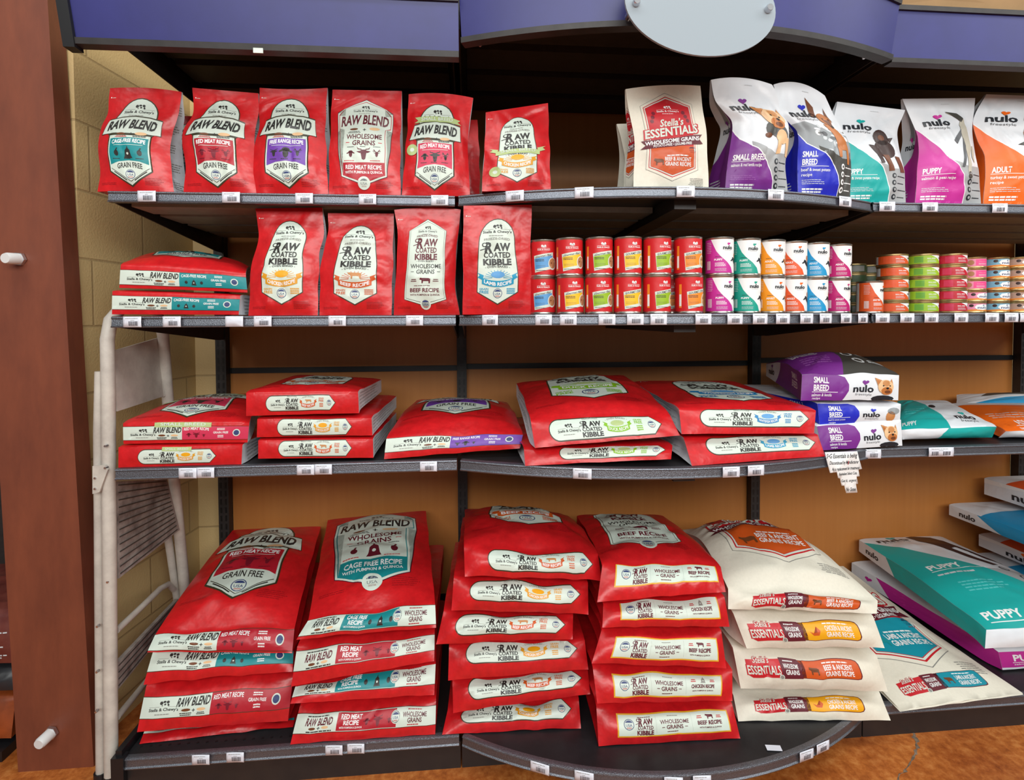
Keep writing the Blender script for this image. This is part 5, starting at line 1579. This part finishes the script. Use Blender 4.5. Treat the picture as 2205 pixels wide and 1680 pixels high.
lying('food_bag', 'large red bag with straight BEEF RECIPE label on top of the fourth stack', B4, (1286, 1297), (1563, 1275), (1552, 1216), (1297, 1212), Y4, (-.03, -.03), far=((1242, 1108), (1428, 1108)), Yf=.40, T=.09, tf=.07, end=E_('Ecw.beef', (.12, .38, .94, .98)), front=Fr('cw.beef', (-.03, .06, .93, 1.12)), bulge=0.031, wave=0.0072, wr=0.0081, gusset='red_film', fold=.03, endb=0.0175, rnd=.007, seed=85, mid=.012)
lying('food_bag', 'large red bag with CHICKEN RECIPE end label, second from top of the fourth stack', B4, (1297, 1352), (1571, 1350), (1560, 1280), (1299, 1296), (-.078, -.075), Y4t, length=.5, rise=-.03, T=.085, tf=.06, end=E_('Ecw.chicken', (.14, .32, .92, 1.0)), bulge=.0, wave=0.0072, wr=0.0081, gusset='red_film', fold=.03, endb=0.0175, rnd=.007, seed=86)
lying('food_bag', 'large red bag with BEEF RECIPE end label, third from top of the fourth stack', B4, (1274, 1429), (1564, 1440), (1553, 1352), (1296, 1350), (-.085, -.09), Y4t, length=.5, rise=-.03, T=.085, tf=.06, end=E_('Ecw.beef', (.13, .2, .93, .74)), bulge=.0, wave=0.0072, wr=0.0081, gusset='red_film', fold=.03, endb=0.0225, rnd=.007, seed=87)
lying('food_bag', 'large red bag with CHICKEN RECIPE end label, fourth from top of the fourth stack', B4, (1286, 1516), (1577, 1510), (1577, 1438), (1276, 1430), Y4, Y4t, length=.5, rise=-.02, T=.085, tf=.06, end=E_('Ecw.chicken', (.13, .2, .9, .8)), bulge=.0, wave=0.0072, wr=0.0081, gusset='red_film', fold=.03, endb=0.0200, rnd=.007, seed=88)
lying('food_bag', 'large red bag with BEEF RECIPE end label at the foot of the fourth stack', B4, (1289, 1612), (1594, 1595), (1576, 1509), (1284, 1515), (-.078, -.087), (-.035, -.04), length=.5, T=.09, tf=.06, zb=zs0, end=E_('Ecw.beef', (.14, .24, .93, .78)), bulge=.0, wave=0.0072, wr=0.0108, gusset='red_film', fold=.03, endb=0.0225, rnd=.007, seed=89)
B5 = 'large cream bags of the fifth bottom stack'
sack = dict(body='cream_sack', gusset='cream_sack')
lying('food_bag', 'large cream bag with orange badge on top of the cream stack', B5, (1568, 1312), (1888, 1322), (1890, 1292), (1568, 1266), (-.035, -.07), (-.01, -.035), far=((1466, 1141), (1622, 1125)), Yf=.44, T=.09, tf=.07, end=E_('Ees.beef', (.15, .12, .87, .86)), front=Fr('es.beef', (.0, .1, 1, 1.12)), bulge=0.056, wave=0.0108, wr=0.0108, endb=0.0200, rnd=.003, seed=90, mid=.05, **sack)
lying('food_bag', 'large cream bag with yellow end strip, second of the cream stack', B5, (1608, 1397), (1905, 1396), (1880, 1322), (1579, 1316), (-.035, -.065), (.0, -.03), length=.5, rise=-.02, T=.09, tf=.06, end=E_('Ees.chicken', (.06, .24, .84, .84)), bulge=.0, wave=0.0090, wr=0.0108, endb=0.0225, rnd=.007, seed=91, **sack)
lying('food_bag', 'large cream bag with orange end strip, third of the cream stack', B5, (1595, 1483), (1912, 1490), (1888, 1408), (1578, 1390), (-.03, -.065), (.0, -.03), length=.5, T=.09, tf=.06, end=E_('Ees.beef', (.06, .33, .83, .86)), bulge=.0, wave=0.0090, wr=0.0108, endb=0.0225, rnd=.007, seed=92, **sack)
lying('food_bag', 'large cream bag with yellow end strip at the foot of the cream stack', B5, (1590, 1558), (1918, 1556), (1894, 1486), (1579, 1492), (-.028, -.064), (.02, -.02), length=.5, T=.085, tf=.06, zb=zs0, end=E_('Ees.chicken', (.12, .27, .84, .86)), bulge=.0, wave=0.0090, wr=0.0108, endb=0.0200, rnd=.007, seed=93, **sack)
# cream lamb bag, its face strip printed near the bottom edge
lb = lying('food_bag', 'large cream bag with teal badge lying beside the cream stack', 'large cream bags beside the cream stack', (1938, 1537), (2203, 1500), (2202, 1492), (1938, 1528), (-.035, -.005), (-.028, .002), far=((1668, 1226), (1816, 1219)), Yf=.57, T=.02, tf=.10, front=('es.lamb', art('es.lamb'), (0, .09, 1, 1.1)), bulge=0.037, wave=0.0054, wr=0.0068, endb=0.0013, rnd=.001, seed=94, zb=zs0, mid=-.01, strip=('Ees.lamb', art('Ees.lamb'), (.12, .05, .82, .13)), **sack)
BN = 'large white pouches at the right of the bottom shelf'
def _tealbig(A):
    sw = [(0, .95), (.1, .88), (.25, .76), (.45, .58), (.62, .44), (.8, .3), (.92, .18), (1, .06)]
    A.rect(0, 0, 1, .45, 'n_grey', 0)
    A.poly([(0, 0)] + [(1, 0)] + sw[::-1], 'n_teal', 1)
    nulo_logo(A, .3, .93, .36, .07, 'n_teal', 2)
    A.poly([(.52, .98), (.62, 1), (.8, .97), (.84, .84), (.92, .66), (1.0, .6), (.96, .56), (.86, .6), (.78, .76), (.7, .74), (.78, .6), (.84, .52), (.76, .5), (.68, .6), (.6, .78), (.56, .88)], 'darkbrown', 2)
    A.ell(.66, .9, .12, .07, 'darkbrown', 3, 16)
    A.text('PUPPY', .28, .5, .3, .05, 'white', 3, bold=.03)
    A.line(.12, .462, .62, .462, .005, 'white', 3)
    A.micro(.13, .42, .56, .445, 1, 'wash', 3, 3, .5)
    A.micro(.2, .26, .6, .36, 4, 'fadeteal', 3, 4, .4)
    A.text('PUPPY', .22, .075, .3, .05, 'white', 3, bold=.03)
    A.line(.08, .035, .6, .035, .005, 'white', 3)
    for k in range(3):
        A.ell(.8 + .06 * k, .46 - .09 * k, .04, .026, 'n_black', 3, 14)
        A.ell(.8 + .06 * k, .46 - .09 * k, .03, .019, 'n_grey', 4, 12)
def _bside(A):
    A.poly([(.33, 0), (.26, 1), (1, 1), (1, 0)], 'n_teal', 0)
    A.text('nulo', .13, .5, .12, .45, 'n_black', 1, bold=.03)
lying('food_bag', 'large teal and white pouch with brown dog legs on the bottom shelf', BN, (2121, 1397), (2395, 1384), (2400, 1342), (2124, 1352), .03, .045, far=((1850, 1160), (2030, 1154)), Yf=.60, T=.075, tf=.055, front=custom('c.tealbig', _tealbig), left=custom('c.bside', _bside), bulge=0.033, wave=0.0036, wr=0.0054, endb=0.0075, rnd=.007, seed=95, body='white_film', gusset='white_film', fold=.0, mid=.012)
def _pside(A):
    A.poly([(.3, 0), (.2, 1), (1, 1), (1, 0)], 'n_pink', 0)
    A.heart(.14, .5, .03, .2, 'n_pink', 1)
def _pend(A):
    A.rect(0, .12, 1, 1, 'n_pink', 0)
    A.text('PUPPY', .22, .65, .26, .36, 'white', 1, bold=.03)
    A.line(.08, .4, .4, .4, .03, 'white', 1)
    A.text('salmon & peas recipe', .26, .28, .34, .12, 'white', 1)
lying('food_bag', 'large pink and white pouch under the teal one on the bottom shelf', BN, (2159, 1443), (2440, 1428), (2440, 1390), (2150, 1400), .10, .11, far=((1834, 1209), (2030, 1200)), Yf=.60, T=.07, tf=.06, zb=zs0, end=custom('c.pend', _pend), left=custom('c.pside', _pside), bulge=.0, wave=0.0036, wr=0.0054, endb=0.0050, rnd=.007, seed=96, body='white_film', gusset='white_film', fold=.0)
def _oside(A):
    A.poly([(.0, .7), (.2, .8), (.5, 1), (0, 1)], 'white', 0)
    A.text('nulo', .32, .42, .22, .45, 'n_black', 1, bold=.03, slope=-.1)
    A.heart(.36, .8, .05, .2, 'n_orange', 1)
def _otop(A):
    A.rect(0, 0, 1, .84, 'n_verm', 0)
def _skside(A):
    A.poly([(.4, 0), (.22, 1), (1, 1), (1, 0)], 'n_sky', 0)
    A.text('nulo', .15, .5, .13, .5, 'n_black', 1, bold=.03)
def _sktop(A):
    A.rect(0, 0, 1, .75, 'n_sky', 0)
for k, (lbl, nbl, ntl, fl_, fr_, tf_, sd_, tp_) in enumerate((
        ('white and orange pouch, topmost of the stack at the right edge', (2420, 1195), (2420, 1098), (2120, 1027), (2300, 1010), .075, custom('c.oside', _oside), custom('c.otop', _otop)),
        ('white and blue pouch, second from top at the right edge', (2420, 1282), (2420, 1200), (2044, 1084), (2260, 1074), .05, custom('c.skside', _skside), custom('c.sktop', _sktop)),
        ('white and orange pouch, third from top at the right edge', (2420, 1370), (2420, 1285), (2108, 1148), (2300, 1136), .055, custom('c.oside', _oside), custom('c.otop', _otop)),
        ('white and dark blue pouch at the foot of the stack at the right edge', (2420, 1440), (2420, 1360), (2083, 1192), (2300, 1170), .06, custom('c.skside', _skside), custom('c.sktop', _sktop)))):
    a0, a1 = P(*fl_, .58), P(*fr_, .58)
    a1 = np.array([a0[0] + .36, a1[1], a0[2]])
    n0, n1 = a0 + np.array([.02, -.53, 0]), a1 + np.array([.02, -.53, 0])
    dn = np.array([0, 0, -tf_])
    make_bag('food_bag', lbl, 'white pouches stacked at the right edge', [n0, (n0 + a0) / 2, a0], [n1, (n1 + a1) / 2, a1], [n0 + dn, a0 + dn], [n1 + dn, a1 + dn], front=tp_, left=sd_, bulge=0.019, wave=.0, wr=0.0041, rnd=.007, seed=101 + k, body='white_film', gusset='white_film', fold=-.006)
# goods of the next aisle, seen left of the post
mat('darkbag', (86, 30, 26), 0.4, noise=0.5, nscale=20, rgb2=(120, 60, 50))
mat('blackbag', (40, 40, 44), 0.35, noise=0.4, nscale=14)
mat('rustbag', (150, 70, 30), 0.4, noise=0.4, nscale=14)
def _squig(A):
    for k in range(4):
        A.micro(.3, .1 + .22 * k, .95, .2 + .22 * k, 2, 'wash', 0, k, .5)
NA = 'bags in the next aisle'
for lbl, body, q, Yq in (('rust orange bag at the bottom left edge beside the post', 'rustbag', ((-200, 1600), (24, 1590), (34, 1496), (-200, 1500)), .17),
                         ('black bag above the rust orange bag at the left edge', 'blackbag', ((-200, 1498), (36, 1486), (40, 1432), (-200, 1436)), .18),
                         ('dark red bag with white script at the left edge', 'darkbag', ((-200, 1434), (38, 1428), (32, 1310), (-200, 1316)), .19)):
    lying('food_bag', lbl, NA, q[0], q[1], q[2], q[3], Yq, Yq + .02, length=.3, T=.14, tf=.1, skew=-.25, bulge=.01, wave=.004, wr=.006, endb=.015, seed=len(lbl), body=body, gusset=body, end=custom('c.squig', _squig) if body == 'darkbag' else None)
o = MB().box((-1.4, .72, 0), (-.36, .76, 2.4)).build('display_board', 'fixture')
tag(o, 'dark display back board in the next aisle behind the post', 'board')
o = MB().box((-1.4, .14, .0), (-.42, .70, .03)).build('display_plinth', 'blackplastic')
tag(o, 'black display plinth under the bags left of the post', 'plinth')

# ------------------------------------------------------------------ cans
def can(name, label, group, u, Y, z, r, h, base, prints, metal='tin', span=200, rot=0.0, cat='can'):
    c = PX(u, Y, z)
    ro = root(name, label, cat, c, group)
    rim = .0022
    MB().lathe([(r * .9, .0), (r * .985, .0), (r, .0015), (r, .0035), (r * .965, .0055), (r * .965, h - .0055), (r, h - .0035), (r, h - .001), (r * .975, h), (r * .94, h), (r * .92, h - .003)], c, 40).build('can_body', metal, ro, True, 35)
    l = MB()
    n = 48
    v = [(c[0] + r * .974 * math.cos(2 * math.pi * k / n), c[1] + r * .974 * math.sin(2 * math.pi * k / n), c[2] + zz) for zz in (.006, h - .006) for k in range(n)]
    l.add(v, [(k, (k + 1) % n, n + (k + 1) % n, n + k) for k in range(n)])
    l.build('paper_label', base, ro, True)
    nu = 28
    th = [-math.pi / 2 + rot + math.radians(span) * (k / nu - .5) for k in range(nu + 1)]
    G = np.array([[(c[0] + r * .974 * math.cos(t), c[1] + r * .974 * math.sin(t), c[2] + .006 + (h - .012) * j) for t in th] for j in (0, .5, 1)])
    if prints:
        decal('label_print', prints[0], prints[1], G, ro, lift=.0003, step=.0001)
    return ro
def c_red(col, stew):
    def fn(A):
        A.heart(.5, .86, .03, .03, 'white', 1, 0)
        for dx in (-.035, .03):
            A.ell(.5 + dx, .86, .022, .04, 'white', 1, 10)
        A.ell(.505, .835, .05, .02, 'white', 1, 10)
        A.line(.36, .79, .64, .79, .008, 'white', 1)
        A.text('Stella & Chewy\u2019s', .5, .745, .28, .05, 'white', 1, bold=.03)
        A.poly([(.27, .57), (.72, .68), (.72, .18), (.3, .06)], 'cream', 1)
        A.text('GOURMET STEW' if stew else 'Gourmet P\u00e2t\u00e9', .49, .565, .36, .07, 'ink', 2, slope=.22, bold=.02, skew=0 if stew else .3)
        A.poly([(.285, .48), (.7, .58), (.7, .26), (.3, .15)], col, 2)
        A.micro(.31, .4, .56, .48, 2, 'ink', 3, 3, .5)
        A.micro(.32, .22, .55, .3, 3, 'n_dark', 3, 6, .2)
        A.micro(.32, .115, .6, .14, 1, 'ink', 3, 7, .6)
        A.ell(.70, .33, .105, .19, 'cream', 3, 20)
        A.ell(.70, .34, .085, .155, 'food2' if stew else 'food', 4, 18)
        for k in range(9):
            r_ = random.Random(k + stew * 20)
            A.ell(.70 + r_.uniform(-.06, .06), .34 + r_.uniform(-.11, .11), .016, .03, r_.choice(['food', 'tan', 'brown', 'tan2']), 5, 8)
        A.rect(.1, .1, .16, .8, 'orange', 1)
        A.rect(.105, .15, .155, .5, 'white', 2)
    return fn
SR = 'red cans on the second shelf'
RC = PX(1400, -.08, ZS[2])
cols = [(1169, 'sky', 0, 'blue'), (1228, 'yellow', 0, 'yellow'), (1289, 'lime', 0, 'green'), (1351, 'yellow', 1, 'yellow'), (1414, 'lime', 1, 'green'), (1483, 'orange', 1, 'orange')]
CH = .1012
for k, (u, c_, st, nm) in enumerate(cols):
    x = PX(u, -.09, ZS[2])[0]
    Y = yfront(x, 1) + .043 + (.02 if k == 0 else 0)
    for row, rn in ((0, 'lower'), (1, 'upper')):
        can('food_can', f'red can with {nm} {"stew" if st else "pâté"} label in the {rn} row', SR, u + (row * -2 if k in (1, 5) else row), Y, ZS[2] + .0004 + row * (CH + .0004), .0372, CH, 'canred', custom(f'c.red{c_}{st}', c_red(c_, st)), rot=(-.1, .16, .1, .22, .32, .26)[k] + (row * -.12 if k in (1, 5) else 0))
for row, rn in ((0, 'lower'), (1, 'upper')):
    can('food_can', f'red can half hidden behind the green and orange stew cans, {rn}', SR, 1446, -.02, ZS[2] + .0004 + row * (CH + .0004), .0372, CH, 'canred', custom('c.redorange1', c_red('orange', 1)))
def c_nulo(col, word, dog=True):
    def fn(A):
        A.poly([(0, 0), (0, 1), (.24, 1), (.3, .82), (.36, .64), (.45, .48), (.58, .32), (.68, .16), (.72, .0)], col, 1)
        A.heart(.62, .86, .04, .05, 'n_orange' if col in ('n_verm', 'n_amber') else col, 2)
        A.text('nulo', .6, .75, .22, .12, 'n_black', 2, bold=.04)
        A.line(.52, .665, .68, .665, .008, 'washd', 2)
        A.micro(.34, .47, .46, .5, 1, 'n_black', 2, 2, .5)
        A.text(word, .4, .39, .17, .06, 'white', 2, bold=.04)
        A.micro(.33, .2, .56, .32, 3, 'white', 2, 4, .45)
        A.micro(.33, .06, .6, .15, 3, 'wash', 2, 5, .3)
        for k in range(9):
            A.rect(.13 + .012 * k, .1, .13 + .012 * k + (.005 if k % 3 else .009), .36, 'white', 2)
        A.micro(.12, .6, .26, .95, 7, 'wash', 2, 6, .25)
        if dog:
            A.ell(.84, .52, .05, .09, 'n_black' if col == 'n_green' else 'fawn', 3, 12)
            A.ell(.8, .36, .05, .12, 'n_black' if col != 'n_amber' else 'fawn', 3, 12, .4)
            A.ell(.88, .3, .05, .14, 'n_black', 3, 12)
            A.line(.74, .42, .68, .35, .03, 'n_black', 3)
    return fn
SN = 'tall white and coloured cans on the second shelf'
NC = [(1549, 'n_pink', 'PUPPY', 'magenta PUPPY', .25), (1607, 'n_green', 'PUPPY', 'green PUPPY', .1), (1660, 'n_amber', 'ADULT', 'amber ADULT', .1), (1707, 'n_verm', 'ADULT', 'orange red ADULT', -.05), (1752, 'n_sky', 'ADULT', 'blue ADULT', .05), (1800, 'n_mag', 'ADULT', 'magenta ADULT', .3)]
for k, (u, c_, wd_, nm, rt) in enumerate(NC):
    x = PX(u, -.06, ZS[2])[0]
    Y = yfront(x, 1) + .043 + (.0, .006, .012, .022, .026, .034)[k]
    for row, rn in ((0, 'lower'), (1, 'upper')):
        can('food_can', f'tall white and {nm} can in the {rn} row', SN, u + (3 * row if k >= 4 else 0), Y, ZS[2] + .0004 + row * (CH + .0004), .0368, CH, 'white', custom('c.n' + c_ + wd_, c_nulo(c_, wd_)), rot=rt - .34 - row * .1)
can('food_can', 'single tall orange red can in front of the small tins', SN, 1872, .10, ZS[2] + .0004, .0368, CH, 'white', custom('c.nvermtrim', c_nulo('n_verm', 'ADULT TRIM')), rot=.2)
def t_side(col, lite):
    def fn(A):
        A.poly([(0, 0), (0, 1), (.42, 1), (.52, .75), (.6, .5), (.68, .2), (.74, 0)], col, 1)
        A.rect(.12, .12, .28, .88, lite, 2)
        A.text('SMALL BREED', .43, .62, .17, .14, 'white', 2, bold=.03)
        A.micro(.35, .15, .55, .48, 3, 'wash', 2, 4, .35)
        A.text('nulo', .69, .7, .13, .24, 'n_black', 2, bold=.03)
        A.heart(.705, .9, .015, .06, col, 2)
        A.poly([(.8, .05), (.86, .05), (.87, .5), (.86, .92), (.8, .92), (.82, .5)], 'n_dark', 3)
    return fn
def t_cat(col, ring):
    def fn(A):
        A.rect(0, 0, 1, 1, col, 0)
        A.poly([(0, 0), (1, 0), (1, .22), (.6, .1), (.3, .22), (0, .1)], 'orange', 1)
        A.poly([(.3, .5), (.35, .82), (.5, .92), (.66, .82), (.7, .5), (.64, .2), (.5, .12), (.36, .2)], 'white', 2)
        A.text('nulo', .5, .46, .26, .34, 'navy', 3, bold=.02)
        A.heart(.52, .78, .03, .1, 'navy', 3)
        A.ell(.24, .72, .05, .2, 'darkbrown', 2, 12)
        A.ell(.78, .5, .07, .34, ring, 2, 16)
        A.ell(.78, .5, .058, .28, 'food', 3, 16)
    return fn
def t_pinkbox(A):
    A.rect(0, 0, 1, 1, 't_pink2', 0)
    A.rect(.28, .08, .74, .92, 't_pink', 1)
    A.text('POULTRY', .45, .62, .2, .16, 't_pink2', 2, bold=.03)
    A.micro(.34, .2, .62, .46, 2, 'wash', 2, 3, .4)
    A.ell(.18, .5, .07, .36, 'food', 1, 14)
ORD = ['bottom', 'second', 'middle', 'fourth', 'topmost']
TH = .0372
STK = [(1921, 'n_verm', .0435, t_side('n_verm', 't_coral'), 'orange red', .12, 'white'), (1985, 't_lime', .0435, t_side('t_lime', 't_green'), 'lime green', .11, 'white'), (2046, 't_red', .0425, t_side('t_red', 't_pinkx' if 0 else 'pinkpanel'), 'crimson', .10, 'white'),
       (2094, 't_pink2', .0345, t_cat('t_pink2', 'pinkpanel'), 'pink', .10, 't_pink2'), (2143, 't_blue', .0345, t_cat('t_blue', 'cream'), 'pale blue', .10, 't_blue'), (2192, 't_brown', .0345, t_cat('t_brown', 'cream'), 'taupe', .09, 't_brown')]
for u, key, r_, fn, nm, Y, base in STK:
    hh = TH if r_ > .04 else .0352
    for i in range(5):
        pr = custom('c.t' + key, fn)
        if key == 't_pink2' and i > 1:
            pr = custom('c.tpinkbox', t_pinkbox)
        jit = random.Random(u + i)
        can('food_tin', f'small {nm} tin, {ORD[i]} of its stack of five', 'stacks of small tins on the second shelf', u + jit.uniform(-.8, .8), Y, ZS[2] + .0004 + i * (hh + .0004), r_, hh, base, pr, 'goldtin', rot=.15 + jit.uniform(-.12, .12), cat='tin')
def t_dark(A):
    A.rect(0, 0, 1, 1, 'd_green', 0)
    A.rect(.3, .1, .6, .9, 'greyprint', 1)
for u, Y, n_, nm in ((1836, .40, 5, 'left'), (1868, .44, 5, 'right')):
    for i in range(n_):
        can('food_tin', f'dark green tin in the shaded back of the second shelf, {ORD[i]} of the {nm} stack', 'dark green tins in the shaded back of the second shelf', u, Y, ZS[2] + .0004 + i * (TH + .0004), .0435, TH, 'd_green', custom('c.tdark', t_dark) if i % 2 == 0 else None, 'goldtin', cat='tin')

# ------------------------------------------------------------------ price tags on the lips
def price_tag(u, lv, sec, label, wm=.048, hm=.028, blank=False, dz=.0, double=False):
    zc = ZL[lv] + LIP / 2 + dz
    Y = 0.0
    for _ in range(6):
        x = PX(u, Y - .008, zc)[0]
        Y = yfront(min(max(x, XJ[1]), XJ[2]), 1, lv) if sec == 1 else 0.0
    nx = 8
    art_ = Art()
    art_.rect(0, 0, 1, 1, 'tagwhite', 0)
    if not blank:
        r_ = random.Random(int(u))
        for b0 in ((.12, .58) if double else (.3,)):
            k = b0
            while k < b0 + (.26 if double else .5):
                w_ = r_.choice((.012, .02, .03))
                art_.rect(k, .14, k + w_, .56, 'bar', 1)
                k += w_ + r_.choice((.012, .02))
        art_.micro(.12, .8, .9, .88, 1, 'greyprint', 1, int(u), .6)
        art_.micro(.4, .64, .62, .7, 1, 'greyprint', 1, int(u) + 1, .6)
    G = []
    for j in range(3):
        row = []
        for i in range(nx + 1):
            t = i / nx - .5
            xx = x + t * wm
            if sec == 1:
                xq = min(max(xx, XJ[1] + .006), XJ[2] - .006)
                yy = yfront(xq, 1, lv)
            else:
                yy = 0.0
            row.append((xx, yy - .0105 - .003 * (t + .5) ** 2 - (.001 if j == 1 else 0), zc + (j / 2 - .5) * hm))
        G.append(row)
    G = np.array(G)
    o = decal('price_tag', ('tag', int(u), lv), art_, G, None, lift=.0002, step=.0002)
    md = o.modifiers.new('paper', 'SOLIDIFY')
    md.thickness = .0003
    md.offset = -1
    tag(o, label, 'price tag', 'price tags on the shelf lips')
N_ = ['first', 'second', 'third', 'fourth', 'fifth', 'sixth', 'seventh', 'eighth', 'ninth', 'tenth', 'eleventh', 'twelfth', 'thirteenth', 'fourteenth']
for lv, sec, us in ((1, 0, (318, 499, 656, 792, 947)), (1, 1, (1108, 1257, 1475, 1669, 1818)), (1, 2, (1908, 2000, 2150)),
                    (2, 0, (287, 372, 506, 567, 727, 893)), (2, 1, (1055, 1170, 1223, 1306, 1367, 1417, 1513, 1581, 1635, 1684, 1735, 1776, 1820, 1856)), (2, 2, (1898, 1951, 2003, 2067, 2133, 2175, 2208)),
                    (3, 0, (406, 444, 659, 697, 923)), (3, 1, (1253, 1573, 1626)), (3, 2, (1878, 2024)),
                    (0, 0, (434, 508, 720, 767)), (0, 1, (1162, 1257, 1449, 1510, 1735, 1770))):
    for i, u in enumerate(us):
        pos = N_[i] + ' from left'
        dbl = u == 2024
        txt = f'{"blank white" if u == 506 else "wide double white" if dbl else "white barcode"} price tag, {pos} on the {LVN[lv]} shelf lip, {SECN[sec].split()[-1]} bay'
        price_tag(u, lv, sec, txt, wm=.078 if dbl else .042 if lv == 2 and sec else .047, blank=u == 506, double=dbl, dz=.003 if lv == 0 else 0)
# loose tag on the bottom shelf
p = PZ(1666, 1611, ZS[0] + .0012)
v = [(p[0] - .022, p[1] - .006, p[2]), (p[0] + .018, p[1] - .012, p[2]), (p[0] + .022, p[1] + .006, p[2]), (p[0] - .018, p[1] + .012, p[2])]
o = mk('paper_scrap', v + [(a, b_, c + .0006) for a, b_, c in v], [(0, 3, 2, 1), (4, 5, 6, 7), (0, 1, 5, 4), (1, 2, 6, 5), (2, 3, 7, 6), (3, 0, 4, 7)], 'tagwhite')
tag(o, 'small white paper scrap lying on the round black bottom shelf', 'paper')

# ------------------------------------------------------------------ handwritten notice under the third shelf
A = Art()
Yn = -.085
ol = [(1776, 974), (1846, 972), (1857, 1010), (1850, 1012), (1852, 1026), (1846, 1027), (1848, 1042), (1844, 1043), (1846, 1061), (1822, 1062), (1818, 1046), (1812, 1046), (1808, 1030), (1803, 1029), (1800, 1016), (1786, 1018)]
u0, u1, v0, v1 = 1776, 1858, 1062, 972
nrm = lambda u, v: ((u - u0) / (u1 - u0), (v0 - v) / (v0 - v1))
A.poly([nrm(*q) for q in ol], 'paper', 0)
for s, cu, cv, w_, h_, mt in (('S\u2022G Essentials is being', 1813, 983, 66, 13, 'penink'), ('Discontinued by Manufacturer', 1818, 997, 64, 10, 'penink'), ('As a replacement for treatment', 1821, 1010, 62, 9, 'penink'),
                              ('Equivalent Select Cuts', 1826, 1021, 42, 8, 'penink'), ('Get it, urgent', 1828, 1036, 34, 8, 'penink'), ('No Gluten', 1833, 1054, 20, 8, 'penink')):
    x_, y_ = nrm(cu, cv)
    A.text(s, x_, y_, w_ / 82, h_ / 90, mt, 2, skew=.1, slope=.03, bold=.008)
A.line(*nrm(1826, 1001), *nrm(1828, 993), .012, 'penred', 3)
g0, g1, g2, g3 = P(u0, v0, Yn), P(u1, v0, Yn), P(u1, v1, Yn), P(u0, v1, Yn)
G = np.array([[g0 * (1 - i / 6) + g1 * (i / 6) for i in range(7)], [(g0 + g3) / 2 * (1 - i / 6) + (g1 + g2) / 2 * (i / 6) + np.array([0, -.004 * math.sin(i), 0]) for i in range(7)], [g3 * (1 - i / 6) + g2 * (i / 6) for i in range(7)]])
o = decal('paper_notice', 'notice', A, G, None, lift=.0, step=.0002)
md = o.modifiers.new('paper', 'SOLIDIFY')
md.thickness = .0003
md.offset = -1
tag(o, 'stepped white handwritten paper notice hanging under the third shelf', 'notice')
